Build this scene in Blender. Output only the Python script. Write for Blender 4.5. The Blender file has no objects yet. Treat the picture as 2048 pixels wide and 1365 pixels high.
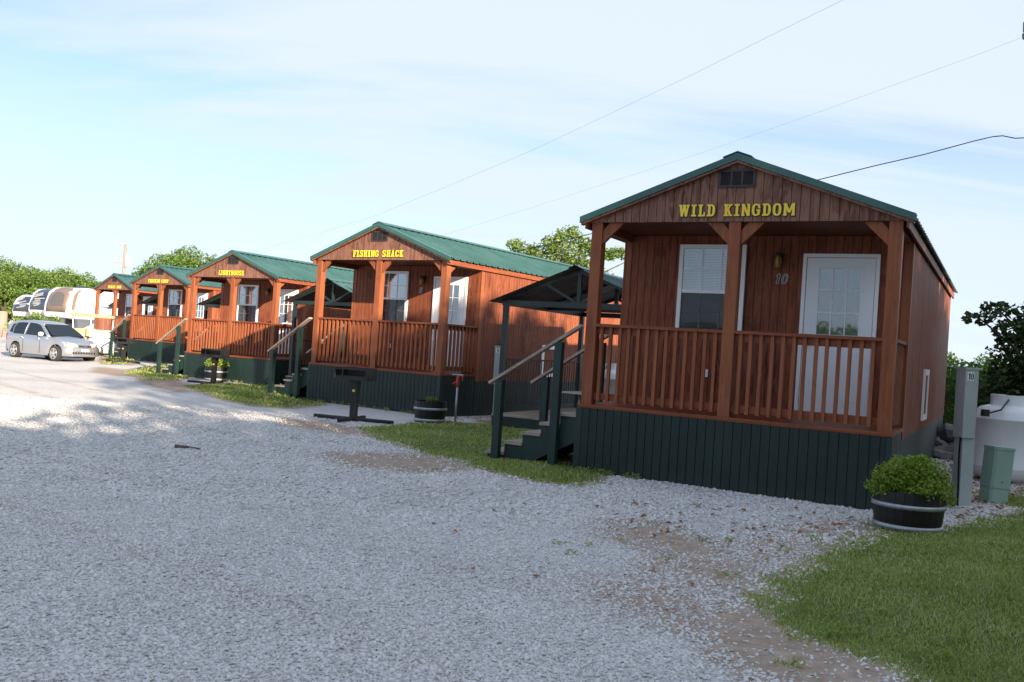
import bpy, math, random
import numpy as np
from mathutils import Vector, Matrix
random.seed(7); rng = np.random.default_rng(7)
sc = bpy.context.scene
col = sc.collection
R_ = math.radians

# ------------------------------------------------------------------ camera (solved from the photograph), eye 1.5 m above the gravel
FPX, PITCH, ROLL = 1839.49, 0.006902, 0.06583
cp, sp, cr, sr = math.cos(PITCH), math.sin(PITCH), math.cos(ROLL), math.sin(ROLL)
AX = Vector((cr, -sp*sr, cp*sr)); UP = Vector((-sr, -sp*cr, cp*cr)); FW = Vector((0, cp, sp))
cam = bpy.data.cameras.new('camera'); cam.sensor_width = 36; cam.lens = 36*FPX/2048
cam.clip_start = 0.1; cam.clip_end = 3000
co = bpy.data.objects.new('camera', cam); col.objects.link(co)
co.matrix_world = Matrix(((AX.x, UP.x, -FW.x, 0), (AX.y, UP.y, -FW.y, 0), (AX.z, UP.z, -FW.z, 1.5), (0, 0, 0, 1)))
sc.camera = co

# ------------------------------------------------------------------ light
SUN = Vector((0.53, -0.85, 0.0)).normalized(); SEL = R_(16.5)
S3 = Vector((SUN.x*math.cos(SEL), SUN.y*math.cos(SEL), math.sin(SEL)))
sl = bpy.data.lights.new('sun', 'SUN'); sl.energy = 5.0; sl.angle = R_(0.55); sl.color = (1.0, 0.85, 0.66)
so = bpy.data.objects.new('sun', sl); col.objects.link(so)
so.rotation_euler = S3.to_track_quat('Z', 'Y').to_euler(); so.location = S3*60
w = bpy.data.worlds.new('World'); sc.world = w; w.use_nodes = True
nt = w.node_tree; N = nt.nodes; L = nt.links
bg = N['Background']; bg.inputs[1].default_value = 0.11
sky = N.new('ShaderNodeTexSky'); sky.sky_type = 'NISHITA'; sky.sun_disc = False
sky.sun_elevation = SEL; sky.sun_rotation = math.atan2(SUN.x, SUN.y); sky.air_density = 0.85; sky.dust_density = 0.0; sky.ozone_density = 1.2
tc = N.new('ShaderNodeTexCoord')
sep = N.new('ShaderNodeSeparateXYZ'); L.new(tc.outputs['Generated'], sep.inputs[0])
# thin high cloud: project the view direction on a flat layer so streaks shrink towards the horizon
zz = N.new('ShaderNodeMath'); zz.operation = 'ADD'; L.new(sep.outputs[2], zz.inputs[0]); zz.inputs[1].default_value = 0.22
dx = N.new('ShaderNodeMath'); dx.operation = 'DIVIDE'; L.new(sep.outputs[0], dx.inputs[0]); L.new(zz.outputs[0], dx.inputs[1])
dy = N.new('ShaderNodeMath'); dy.operation = 'DIVIDE'; L.new(sep.outputs[1], dy.inputs[0]); L.new(zz.outputs[0], dy.inputs[1])
cb = N.new('ShaderNodeCombineXYZ'); L.new(dx.outputs[0], cb.inputs[0]); L.new(dy.outputs[0], cb.inputs[1])
mp = N.new('ShaderNodeMapping'); mp.inputs['Rotation'].default_value = (0, 0, R_(-24)); mp.inputs['Scale'].default_value = (0.38, 1.5, 1)
L.new(cb.outputs[0], mp.inputs[0])
n1 = N.new('ShaderNodeTexNoise'); n1.inputs['Scale'].default_value = 1.35; n1.inputs['Detail'].default_value = 9; n1.inputs['Roughness'].default_value = 0.58; n1.inputs['Distortion'].default_value = 0.45
L.new(mp.outputs[0], n1.inputs['Vector'])
# broad bank of cloud, thicker to the right (a real large-scale variation of the layer)
mp2 = N.new('ShaderNodeMapping'); mp2.inputs['Location'].default_value = (0.35, 0.1, 0); mp2.inputs['Scale'].default_value = (0.30, 0.30, 1); L.new(cb.outputs[0], mp2.inputs[0])
n2 = N.new('ShaderNodeTexNoise'); n2.inputs['Scale'].default_value = 1.0; n2.inputs['Detail'].default_value = 3
L.new(mp2.outputs[0], n2.inputs['Vector'])
gx = N.new('ShaderNodeMapRange'); gx.inputs['From Min'].default_value = -2.2; gx.inputs['From Max'].default_value = 0.6; gx.inputs['To Min'].default_value = -0.17; gx.inputs['To Max'].default_value = 0.16
L.new(dx.outputs[0], gx.inputs[0])
ad = N.new('ShaderNodeMath'); ad.operation = 'ADD'; L.new(n1.outputs[0], ad.inputs[0]); L.new(gx.outputs[0], ad.inputs[1])
ad2 = N.new('ShaderNodeMath'); ad2.operation = 'MULTIPLY_ADD'; L.new(n2.outputs[0], ad2.inputs[0]); ad2.inputs[1].default_value = 0.35; L.new(ad.outputs[0], ad2.inputs[2])
cr1 = N.new('ShaderNodeMapRange'); cr1.interpolation_type = 'SMOOTHSTEP'
cr1.inputs['From Min'].default_value = 0.53; cr1.inputs['From Max'].default_value = 0.86; cr1.inputs['To Min'].default_value = 0.25; cr1.inputs['To Max'].default_value = 0.95
L.new(ad2.outputs[0], cr1.inputs[0])
mx = N.new('ShaderNodeMix'); mx.data_type = 'RGBA'
ti = N.new('ShaderNodeMix'); ti.data_type = 'RGBA'; ti.blend_type = 'MULTIPLY'; ti.inputs['Factor'].default_value = 1; ti.inputs['B'].default_value = (.57, .67, .86, 1); L.new(sky.outputs[0], ti.inputs['A'])
hz = N.new('ShaderNodeMapRange'); hz.interpolation_type = 'SMOOTHSTEP'; hz.inputs['From Min'].default_value = 0.48; hz.inputs['From Max'].default_value = -0.02; hz.inputs['To Min'].default_value = 0; hz.inputs['To Max'].default_value = 0.93
L.new(sep.outputs[2], hz.inputs[0])   # the cloud layer is seen edge-on, hence thicker, towards the horizon
hm = N.new('ShaderNodeMath'); hm.operation = 'MAXIMUM'; L.new(cr1.outputs[0], hm.inputs[0]); L.new(hz.outputs[0], hm.inputs[1])
L.new(hm.outputs[0], mx.inputs['Factor']); L.new(ti.outputs['Result'], mx.inputs['A']); mx.inputs['B'].default_value = (2.85, 3.22, 3.70, 1)
L.new(mx.outputs['Result'], bg.inputs[0])
sc.view_settings.view_transform = 'Standard'; sc.view_settings.look = 'None'; sc.view_settings.gamma = 1
sc.view_settings.use_curve_mapping = False; sc.view_settings.exposure = 1.40
sc.cycles.max_bounces = 6; sc.cycles.transparent_max_bounces = 12; sc.cycles.caustics_reflective = False; sc.cycles.caustics_refractive = False

# ------------------------------------------------------------------ materials
M = {}
def mat(name, color=(.5, .5, .5), rough=.6, metal=0.0, spec=.5, coat=0):
    m = bpy.data.materials.new(name); m.use_nodes = True
    b = m.node_tree.nodes['Principled BSDF']
    b.inputs['Base Color'].default_value = (*color, 1); b.inputs['Roughness'].default_value = rough
    b.inputs['Metallic'].default_value = metal; b.inputs['Specular IOR Level'].default_value = spec; b.inputs['Coat Weight'].default_value = coat
    M[name] = m; return m
def nd(m, t, **kw):
    n = m.node_tree.nodes.new(t)
    for k, v in kw.items(): setattr(n, k, v)
    return n
def noise(m, scale, detail=4, mapscale=(1, 1, 1), rough=.55, dist=0, coord='Object', rot=(0, 0, 0)):
    t = nd(m, 'ShaderNodeTexCoord'); mpn = nd(m, 'ShaderNodeMapping'); mpn.inputs['Scale'].default_value = mapscale; mpn.inputs['Rotation'].default_value = rot
    n = nd(m, 'ShaderNodeTexNoise'); n.inputs['Scale'].default_value = scale; n.inputs['Detail'].default_value = detail
    n.inputs['Roughness'].default_value = rough; n.inputs['Distortion'].default_value = dist
    lk = m.node_tree.links; lk.new(t.outputs[coord], mpn.inputs[0]); lk.new(mpn.outputs[0], n.inputs['Vector']); return n
def ramp(m, src, stops):
    r = nd(m, 'ShaderNodeValToRGB'); e = r.color_ramp.elements
    while len(e) < len(stops): e.new(0.5)
    for i, (p, c) in enumerate(stops):
        e[i].position = p; e[i].color = (*c, 1) if len(c) == 3 else c
    m.node_tree.links.new(src, r.inputs[0]); return r
def mixc(m, f, a, b, mode='MIX'):
    x = nd(m, 'ShaderNodeMix'); x.data_type = 'RGBA'; x.blend_type = mode
    lk = m.node_tree.links
    for s, k in ((f, 'Factor'), (a, 'A'), (b, 'B')):
        if isinstance(s, (float, int)): x.inputs[k].default_value = s
        elif isinstance(s, tuple): x.inputs[k].default_value = (*s, 1)
        else: lk.new(s, x.inputs[k])
    return x.outputs['Result']
def bsdf(m): return m.node_tree.nodes['Principled BSDF']
def setc(m, out, name='Base Color'): m.node_tree.links.new(out, bsdf(m).inputs[name])
def bump(m, src, strength=.3, dist=.01):
    b = nd(m, 'ShaderNodeBump'); b.inputs['Strength'].default_value = strength; b.inputs['Distance'].default_value = dist
    m.node_tree.links.new(src, b.inputs['Height']); m.node_tree.links.new(b.outputs[0], bsdf(m).inputs['Normal'])
def value_mix(m, a, b, op='MULTIPLY'):
    x = nd(m, 'ShaderNodeMath', operation=op)
    for i, s in enumerate((a, b)):
        if isinstance(s, (float, int)): x.inputs[i].default_value = s
        else: m.node_tree.links.new(s, x.inputs[i])
    return x.outputs[0]

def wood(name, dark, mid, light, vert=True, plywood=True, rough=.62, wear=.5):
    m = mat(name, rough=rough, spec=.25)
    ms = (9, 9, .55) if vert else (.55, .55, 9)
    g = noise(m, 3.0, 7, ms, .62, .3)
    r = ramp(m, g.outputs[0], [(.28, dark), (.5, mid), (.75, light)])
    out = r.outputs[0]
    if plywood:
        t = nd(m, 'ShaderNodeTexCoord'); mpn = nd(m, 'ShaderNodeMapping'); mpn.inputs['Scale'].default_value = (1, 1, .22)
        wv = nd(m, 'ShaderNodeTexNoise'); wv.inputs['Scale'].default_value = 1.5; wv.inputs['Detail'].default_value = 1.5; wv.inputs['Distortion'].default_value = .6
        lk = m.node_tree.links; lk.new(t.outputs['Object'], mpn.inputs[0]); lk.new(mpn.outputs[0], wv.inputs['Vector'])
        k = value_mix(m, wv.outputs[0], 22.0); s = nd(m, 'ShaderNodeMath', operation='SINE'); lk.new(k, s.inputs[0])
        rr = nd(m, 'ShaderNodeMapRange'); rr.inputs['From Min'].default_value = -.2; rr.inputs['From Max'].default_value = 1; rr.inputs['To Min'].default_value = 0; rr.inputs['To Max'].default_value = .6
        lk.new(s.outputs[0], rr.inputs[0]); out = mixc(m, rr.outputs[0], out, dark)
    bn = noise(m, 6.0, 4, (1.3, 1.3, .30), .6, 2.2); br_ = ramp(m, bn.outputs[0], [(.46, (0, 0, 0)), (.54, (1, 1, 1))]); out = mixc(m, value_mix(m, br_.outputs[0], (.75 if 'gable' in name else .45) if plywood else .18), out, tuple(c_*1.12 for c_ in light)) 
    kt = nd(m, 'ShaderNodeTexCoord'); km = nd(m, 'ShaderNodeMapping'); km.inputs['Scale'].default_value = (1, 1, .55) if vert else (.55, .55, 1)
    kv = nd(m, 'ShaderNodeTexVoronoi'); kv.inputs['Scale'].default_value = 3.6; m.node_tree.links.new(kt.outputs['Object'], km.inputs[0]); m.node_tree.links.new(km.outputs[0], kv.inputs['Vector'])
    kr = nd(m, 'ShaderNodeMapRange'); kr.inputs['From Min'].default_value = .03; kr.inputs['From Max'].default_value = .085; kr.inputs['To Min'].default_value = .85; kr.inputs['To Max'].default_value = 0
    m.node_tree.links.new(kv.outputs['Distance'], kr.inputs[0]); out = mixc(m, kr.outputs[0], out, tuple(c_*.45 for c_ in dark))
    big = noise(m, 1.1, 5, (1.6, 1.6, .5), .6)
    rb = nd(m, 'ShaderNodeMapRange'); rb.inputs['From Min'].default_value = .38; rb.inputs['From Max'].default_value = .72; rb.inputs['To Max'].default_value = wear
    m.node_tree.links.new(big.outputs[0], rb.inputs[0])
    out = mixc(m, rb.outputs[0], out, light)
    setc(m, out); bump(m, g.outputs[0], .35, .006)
    return m
wood('stained_siding', (.066, .017, .010), (.165, .041, .019), (.29, .092, .043), True, True, wear=.55)
wood('gable_siding', (.070, .024, .015), (.155, .060, .037), (.25, .125, .085), True, True, wear=.75)
wood('stained_post', (.12, .034, .014), (.235, .068, .028), (.34, .112, .047), True, False, rough=.5, wear=.5)
wood('stained_rail', (.11, .029, .013), (.205, .055, .024), (.29, .088, .038), False, False, rough=.5, wear=.4)
wood('weathered_wood', (.16, .115, .085), (.30, .235, .185), (.42, .35, .29), False, False, rough=.85, wear=.7)
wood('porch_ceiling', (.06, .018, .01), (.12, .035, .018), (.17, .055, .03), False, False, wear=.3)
def paint(name, c, c2, rough=.5, sc_=3, bmp=.15, spec=.4, metal=0):
    m = mat(name, c, rough, metal, spec); n = noise(m, sc_, 6, (1, 1, .35), .6)
    r = ramp(m, n.outputs[0], [(.35, c), (.7, c2)]); setc(m, r.outputs[0]); n2_ = noise(m, 40, 3); bump(m, n2_.outputs[0], bmp, .002); return m
paint('green_skirt_paint', (.0055, .0165, .0135), (.010, .027, .022), .52)
paint('green_stair_paint', (.009, .027, .023), (.016, .042, .035), .5, 5)
paint('roof_green', (.028, .088, .080), (.058, .135, .125), .33, 1.2, .05, .5)
paint('trim_green', (.025, .095, .078), (.038, .118, .10), .33, 1.5, .05, .5)
paint('roof_underside', (.10, .085, .08), (.17, .14, .13), .6)
paint('canopy_metal', (.012, .022, .022), (.022, .034, .034), .4, 4, .05)
paint('white_vinyl', (.84, .85, .86), (.88, .89, .90), .35, 3, .03)
paint('white_door', (.80, .82, .85), (.86, .87, .89), .32, 2, .03)
paint('blinds', (.42, .46, .50), (.52, .56, .60), .6)
mat('insect_screen', (.03, .03, .03), .8); bsdf(M['insect_screen']).inputs['Alpha'].default_value = .38
m = M['green_skirt_paint']; tcm = nd(m, 'ShaderNodeTexCoord'); sx_ = nd(m, 'ShaderNodeSeparateXYZ'); m.node_tree.links.new(tcm.outputs['Object'], sx_.inputs[0])
mn = noise(m, 2.5, 7, (1, 1, .5), .7); zz2 = value_mix(m, value_mix(m, sx_.outputs[2], -.5, 'MULTIPLY'), value_mix(m, mn.outputs[0], .30), 'ADD')
mr2 = nd(m, 'ShaderNodeMapRange'); mr2.inputs['From Min'].default_value = .50; mr2.inputs['From Max'].default_value = .66; mr2.inputs['To Max'].default_value = .16; m.node_tree.links.new(zz2, mr2.inputs[0])
oldl = bsdf(m).inputs['Base Color'].links[0].from_socket; setc(m, mixc(m, mr2.outputs[0], oldl, (.13, .115, .095)))
mat('dark_interior', (.02, .018, .016), .8)
mat('dark_backing', (.17, .18, .19), .9)
paint('black_iron', (.012, .012, .013), (.035, .030, .027), .55, 9, .3)
paint('galvanised', (.30, .32, .34), (.44, .46, .47), .42, 8, .1, .5, .55)
paint('pedestal_grey', (.40, .45, .45), (.47, .52, .51), .45, 4, .05, .5, .15)
paint('utility_green', (.27, .40, .34), (.34, .47, .40), .5, 4, .05)
paint('tank_white', (.80, .82, .85), (.87, .88, .90), .35, 2, .03)
paint('red_enamel', (.40, .03, .02), (.50, .06, .03), .4)
paint('barrel_black', (.006, .006, .007), (.014, .012, .012), .5, 9, .3)
paint('letter_yellow', (.90, .58, .03), (.95, .70, .07), .4)
mat('letter_black', (.015, .012, .008), .5)
mat('label_white', (.85, .85, .85), .4)
mat('number_silver', (.45, .46, .47), .35, .6)
mat('vent_brown', (.030, .026, .027), .6); mat('vent_dark', (.012, .010, .010), .8)
mat('soil', (.03, .02, .014), .95)
mat('rubber', (.015, .015, .016), .8); mat('black_plastic', (.02, .02, .022), .45)
mat('cable_black', (.01, .01, .011), .9, 0, .1); mat('cable_grey', (.33, .34, .36), .5)
mat('chrome', (.75, .75, .76), .15, 1)
mat('tan_canvas', (.62, .47, .28), .7); mat('tan_seat', (.55, .38, .20), .6)
mat('amber', (.42, .20, .04), .25)
mat('bulb_glass', (.75, .70, .58), .15)
m = mat('window_glass', (.02, .025, .03), .03)
m.node_tree.nodes.clear(); o_ = nd(m, 'ShaderNodeOutputMaterial'); t_ = nd(m, 'ShaderNodeBsdfTransparent'); g_ = nd(m, 'ShaderNodeBsdfGlossy'); g_.inputs['Roughness'].default_value = .02
t_.inputs[0].default_value = (.93, .95, .96, 1); g_.inputs[0].default_value = (.9, .95, 1, 1)
fr = nd(m, 'ShaderNodeFresnel'); fr.inputs[0].default_value = 1.5; mr = nd(m, 'ShaderNodeMapRange'); mr.inputs['From Max'].default_value = .35; mr.inputs['To Min'].default_value = .05; mr.inputs['To Max'].default_value = .45
ms_ = nd(m, 'ShaderNodeMixShader'); lk = m.node_tree.links
lk.new(fr.outputs[0], mr.inputs[0]); lk.new(mr.outputs[0], ms_.inputs[0]); lk.new(t_.outputs[0], ms_.inputs[1]); lk.new(g_.outputs[0], ms_.inputs[2]); lk.new(ms_.outputs[0], o_.inputs[0])
m = mat('car_glass', (.008, .012, .015), .04, 0, .5)
m = mat('car_silver', (.46, .475, .50), .30, .75, .5, .6)
mat('rv_white', (.62, .63, .65), .35); mat('rv_tan', (.20, .14, .11), .35); mat('rv_dark', (.03, .045, .08), .15, 0, .8); mat('rv_brown_glass', (.11, .095, .09), .2, 0, .7); mat('rv_grey', (.30, .30, .31), .5)
mat('headlight', (.80, .82, .84), .1, .3); mat('turn_orange', (.75, .22, .06), .25); mat('white_paint', (.78, .79, .80), .3)
mat('tyre', (.03, .028, .027), .85); mat('wheel_silver', (.6, .6, .6), .3, .8)
mat('pole_wood', (.27, .21, .17), .9); mat('ceramic', (.55, .57, .6), .3)
paint('stone_grey', (.13, .12, .125), (.30, .28, .28), .9, 5, .8)
paint('bark', (.07, .05, .035), (.17, .13, .10), .95, 8, .9)

def leafmat(name, dark, mid, light, trans=.35, rough=.5):
    m = bpy.data.materials.new(name); m.use_nodes = True; M[name] = m
    ntr = m.node_tree; ntr.nodes.clear(); lk = ntr.links
    o = nd(m, 'ShaderNodeOutputMaterial'); gi = nd(m, 'ShaderNodeNewGeometry')
    n = noise(m, .9, 3)
    v = value_mix(m, gi.outputs['Random Per Island'], .55); v = value_mix(m, v, value_mix(m, n.outputs[0], .5), 'ADD')
    r = ramp(m, v, [(.15, dark), (.5, mid), (.85, light)])
    p = nd(m, 'ShaderNodeBsdfPrincipled'); p.inputs['Roughness'].default_value = rough; p.inputs['Specular IOR Level'].default_value = .35
    tr = nd(m, 'ShaderNodeBsdfTranslucent'); ms = nd(m, 'ShaderNodeMixShader'); ms.inputs[0].default_value = trans
    lk.new(r.outputs[0], p.inputs['Base Color']); lk.new(mixc(m, 1.0, r.outputs[0], (1.0, 1.25, .45), 'MULTIPLY'), tr.inputs[0])
    lk.new(p.outputs[0], ms.inputs[1]); lk.new(tr.outputs[0], ms.inputs[2]); lk.new(ms.outputs[0], o.inputs[0]); return m
leafmat('leaf_oak', (.05, .095, .02), (.12, .20, .04), (.21, .29, .075))
leafmat('leaf_light', (.08, .13, .03), (.17, .25, .06), (.28, .35, .11))
leafmat('leaf_dark', (.025, .05, .018), (.05, .09, .03), (.10, .14, .05), .28)
leafmat('leaf_hedge', (.03, .07, .012), (.075, .15, .025), (.16, .24, .045))
leafmat('leaf_bush', (.08, .13, .02), (.23, .32, .045), (.42, .50, .10), .38)
leafmat('grass_blade', (.15, .20, .055), (.30, .37, .105), (.56, .50, .28), .42, .6)
leafmat('dead_leaf', (.16, .055, .020), (.30, .11, .04), (.42, .20, .09), .15)
leafmat('gravel_stone', (.46, .44, .425), (.65, .625, .60), (.77, .75, .725), 0, .9)

# ground: grey crushed limestone, dirt showing through where the 'dirt' attribute says so
m = mat('gravel_ground', rough=.95, spec=.15)
lk = m.node_tree.links
vo = nd(m, 'ShaderNodeTexVoronoi'); vo.inputs['Scale'].default_value = 34; tc_ = nd(m, 'ShaderNodeTexCoord'); lk.new(tc_.outputs['Object'], vo.inputs['Vector'])
vo2 = nd(m, 'ShaderNodeTexVoronoi'); vo2.inputs['Scale'].default_value = 75; lk.new(tc_.outputs['Object'], vo2.inputs['Vector'])
sepc = nd(m, 'ShaderNodeSeparateColor'); lk.new(vo.outputs['Color'], sepc.inputs[0])
r1 = ramp(m, sepc.outputs[0], [(0, (.45, .43, .415)), (.45, (.58, .56, .54)), (1, (.70, .685, .665))])
sep2 = nd(m, 'ShaderNodeSeparateColor'); lk.new(vo2.outputs['Color'], sep2.inputs[0])
r2 = ramp(m, sep2.outputs[0], [(0, (.43, .41, .39)), (.5, (.585, .565, .545)), (1, (.68, .665, .645))])
base = mixc(m, .4, r1.outputs[0], r2.outputs[0])
big = noise(m, .35, 6, (1, 1, 1), .6); rb = ramp(m, big.outputs[0], [(.3, (.76, .765, .78)), (.48, (.97, .97, .97)), (.7, (1.10, 1.08, 1.05))]); base = mixc(m, 1.0, base, rb.outputs[0], 'MULTIPLY')
at = nd(m, 'ShaderNodeAttribute', attribute_name='dirt')
dn = noise(m, 2.2, 8, (1, 1, 1), .68)
dsum = value_mix(m, at.outputs['Fac'], value_mix(m, dn.outputs[0], -.5, 'ADD'), 'ADD')
dr = nd(m, 'ShaderNodeMapRange'); dr.interpolation_type = 'SMOOTHSTEP'; dr.inputs['From Min'].default_value = .12; dr.inputs['From Max'].default_value = .62; dr.inputs['To Max'].default_value = .92; lk.new(dsum, dr.inputs[0])
dc = noise(m, 9, 6); dcol = ramp(m, dc.outputs[0], [(.3, (.27, .185, .13)), (.7, (.46, .35, .27))])
base = mixc(m, dr.outputs[0], base, dcol.outputs[0]); setc(m, base)
h = value_mix(m, vo.outputs['Distance'], -1.0); h2 = value_mix(m, h, value_mix(m, vo2.outputs['Distance'], -.5), 'ADD')
bump(m, h2, .7, .012)
m = mat('lawn_soil', rough=.95, spec=.1)
n_ = noise(m, 1.3, 7, (1, 1, 1), .65); n3_ = noise(m, 30, 3)
r = ramp(m, n_.outputs[0], [(.32, (.11, .15, .05)), (.55, (.17, .19, .07)), (.72, (.28, .235, .15))]); setc(m, mixc(m, .35, r.outputs[0], ramp(m, n3_.outputs[0], [(.3, (.02, .035, .01)), (.7, (.1, .14, .04))]).outputs[0])); bump(m, n3_.outputs[0], 1, .03)
m = mat('far_field', rough=.95, spec=.1)
n_ = noise(m, .06, 6); r = ramp(m, n_.outputs[0], [(.35, (.06, .10, .028)), (.65, (.15, .17, .07))]); setc(m, r.outputs[0])

# ------------------------------------------------------------------ mesh helpers
class MB:
    def __init__(s): s.v = []; s.f = []; s.m = []; s.cur = 0; s.mats = []
    def mat(s, name):
        if name not in s.mats: s.mats.append(name)
        s.cur = s.mats.index(name); return s
    def add(s, vs, fs):
        o = len(s.v); s.v += [tuple(v) for v in vs]; s.f += [tuple(i+o for i in f) for f in fs]; s.m += [s.cur]*len(fs); return s
    def box(s, x0, y0, z0, x1, y1, z1):
        v = [(x0, y0, z0), (x1, y0, z0), (x1, y1, z0), (x0, y1, z0), (x0, y0, z1), (x1, y0, z1), (x1, y1, z1), (x0, y1, z1)]
        return s.add(v, [(0, 3, 2, 1), (4, 5, 6, 7), (0, 1, 5, 4), (1, 2, 6, 5), (2, 3, 7, 6), (3, 0, 4, 7)])
    def prism(s, pts, d, axis='y', at=0.0):   # pts 2D polygon (u,z) extruded along axis from at to at+d
        n = len(pts)
        if axis == 'y': a = [(p[0], at, p[1]) for p in pts]; b = [(p[0], at+d, p[1]) for p in pts]
        elif axis == 'x': a = [(at, p[0], p[1]) for p in pts]; b = [(at+d, p[0], p[1]) for p in pts]
        else: a = [(p[0], p[1], at) for p in pts]; b = [(p[0], p[1], at+d) for p in pts]
        return s.add(a+b, [tuple(range(n)), tuple(range(2*n-1, n-1, -1))]+[(i, i+n, (i+1) % n+n, (i+1) % n) for i in range(n)])
    def bar(s, p, q, wd, ht, up=(0, 0, 1)):
        p, q = Vector(p), Vector(q); d = (q-p).normalized(); u = Vector(up)
        sx = d.cross(u).normalized()*wd/2; uy = sx.cross(d).normalized()*ht/2
        v = [p-sx-uy, p+sx-uy, p+sx+uy, p-sx+uy, q-sx-uy, q+sx-uy, q+sx+uy, q-sx+uy]
        return s.add(v, [(0, 1, 2, 3), (7, 6, 5, 4), (0, 4, 5, 1), (1, 5, 6, 2), (2, 6, 7, 3), (3, 7, 4, 0)])
    def tube(s, pts, r, n=8, cap=True):
        pts = [Vector(p) for p in pts]; rs = r if isinstance(r, (list, tuple)) else [r]*len(pts); vs = []; k = len(pts); last = None
        for i, p in enumerate(pts):
            d = (pts[min(i+1, k-1)]-pts[max(i-1, 0)]).normalized()
            if last is None: a = d.cross(Vector((0, 0, 1)) if abs(d.z) < .9 else Vector((1, 0, 0))).normalized()
            else: a = (last-d*last.dot(d)).normalized()
            last = a; b = d.cross(a)
            vs += [p+(a*math.cos(6.28318*j/n)+b*math.sin(6.28318*j/n))*rs[i] for j in range(n)]
        fs = [(i*n+j, i*n+(j+1) % n, (i+1)*n+(j+1) % n, (i+1)*n+j) for i in range(k-1) for j in range(n)]
        if cap: fs += [tuple(range(n-1, -1, -1)), tuple((k-1)*n+j for j in range(n))]
        return s.add(vs, fs)
    def lathe(s, prof, c=(0, 0, 0), n=24, cap=True):
        vs = [(c[0]+r*math.cos(6.28318*j/n), c[1]+r*math.sin(6.28318*j/n), c[2]+z) for r, z in prof for j in range(n)]
        k = len(prof); fs = [(i*n+j, i*n+(j+1) % n, (i+1)*n+(j+1) % n, (i+1)*n+j) for i in range(k-1) for j in range(n)]
        if cap: fs += [tuple(range(n-1, -1, -1)), tuple((k-1)*n+j for j in range(n))]
        return s.add(vs, fs)
    def build(s, name, material=None, parent=None, smooth=False, stuff=False):
        me = bpy.data.meshes.new(name); me.from_pydata(s.v, [], s.f)
        for mn in (s.mats or [material]): me.materials.append(M[mn])
        if s.mats: me.polygons.foreach_set('material_index', s.m)
        if smooth: me.polygons.foreach_set('use_smooth', [True]*len(me.polygons))
        me.validate(); me.update()
        o = bpy.data.objects.new(name, me); col.objects.link(o)
        if parent: o.parent = parent
        if stuff: o['kind'] = 'stuff'
        return o
def bx(name, material, parent, *b): return MB().box(*b).build(name, material, parent)
def tag(o, label=None, cat=None, group=None, kind=None):
    for k, v in (('label', label), ('category', cat), ('group', group), ('kind', kind)):
        if v: o[k] = v
    return o
def thing(name, label, cat, loc=(0, 0, 0), rz=0, group=None, kind=None):
    o = bpy.data.objects.new(name, None); col.objects.link(o); o.location = loc; o.rotation_euler = (0, 0, rz); o.empty_display_size = .2
    return tag(o, label, cat, group, kind)
KIDS = {}
def copy_tree(o, parent=None):
    c = o.copy(); col.objects.link(c)
    if parent: c.parent = parent
    for ch in KID(o): copy_tree(ch, c)
    return c
def KID(o): return [x for x in bpy.data.objects if x.parent == o]
def dup(o, loc, rz, label):
    c = copy_tree(o); c.location = loc; c.rotation_euler = (0, 0, rz); c['label'] = label; return c
def npmesh(name, verts, faces, material, parent=None, stuff=True, k=4, smooth=False):
    me = bpy.data.meshes.new(name); nv = len(verts); nf = len(faces)
    me.vertices.add(nv); me.vertices.foreach_set('co', np.asarray(verts, np.float32).ravel())
    me.loops.add(nf*k); me.loops.foreach_set('vertex_index', np.asarray(faces, np.int32).ravel())
    me.polygons.add(nf); me.polygons.foreach_set('loop_start', np.arange(0, nf*k, k, dtype=np.int32)); me.polygons.foreach_set('loop_total', np.full(nf, k, np.int32))
    if smooth: me.polygons.foreach_set('use_smooth', np.ones(nf, bool))
    me.materials.append(M[material]); me.update(calc_edges=True)
    o = bpy.data.objects.new(name, me); col.objects.link(o)
    if parent: o.parent = parent
    if stuff: o['kind'] = 'stuff'
    return o

# ------------------------------------------------------------------ terrain
def ss(a, b, x):
    t = np.clip((np.asarray(x, float)-a)/(b-a), 0, 1); return t*t*(3-2*t)
def gz(x, y):
    lx = np.interp(y, [11.7, 20.6, 28.2, 38.5, 46.4], [.9, -4.4, -9.9, -16, -21.1])
    near = 0.018*np.sin(x*.9+.4*y)*np.sin(y*.55)*ss(2, 8, y)*(1-ss(26, 40, y))
    return -.07*ss(20, 30, y)-.12*ss(24, 34, y)*ss(0, 3, lx-x)*(1-ss(60, 100, y))+near
def G(px, py, z=None):                       # the ground point that the surveyed pixel shows
    d = AX*((px-1024)/FPX)-UP*((py-682.5)/FPX)+FW; zz_ = 0.0
    for _ in range(6):
        t = (zz_-1.5)/d.z; zz_ = float(gz(d.x*t, d.y*t)) if z is None else z
    return Vector((d.x*t, d.y*t, zz_))
def inpoly(px, py, poly):
    c = np.zeros(px.shape, bool); n = len(poly)
    for i in range(n):
        x1, y1 = poly[i][:2]; x2, y2 = poly[i-1][:2]
        c ^= ((y1 > py) != (y2 > py)) & (px < (x2-x1)*(py-y1)/(y2-y1+1e-12)+x1)
    return c
def pdist(px, py, poly):                     # signed distance, positive inside
    d = np.full(px.shape, 1e9); n = len(poly)
    for i in range(n):
        a = np.array(poly[i-1][:2], float); b = np.array(poly[i][:2], float); ab = b-a
        t = np.clip(((px-a[0])*ab[0]+(py-a[1])*ab[1])/(ab@ab+1e-12), 0, 1)
        d = np.minimum(d, np.hypot(px-a[0]-t*ab[0], py-a[1]-t*ab[1]))
    return np.where(inpoly(px, py, poly), d, -d)
def P(*pts): return [tuple(G(*p))[:2] for p in pts]
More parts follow.
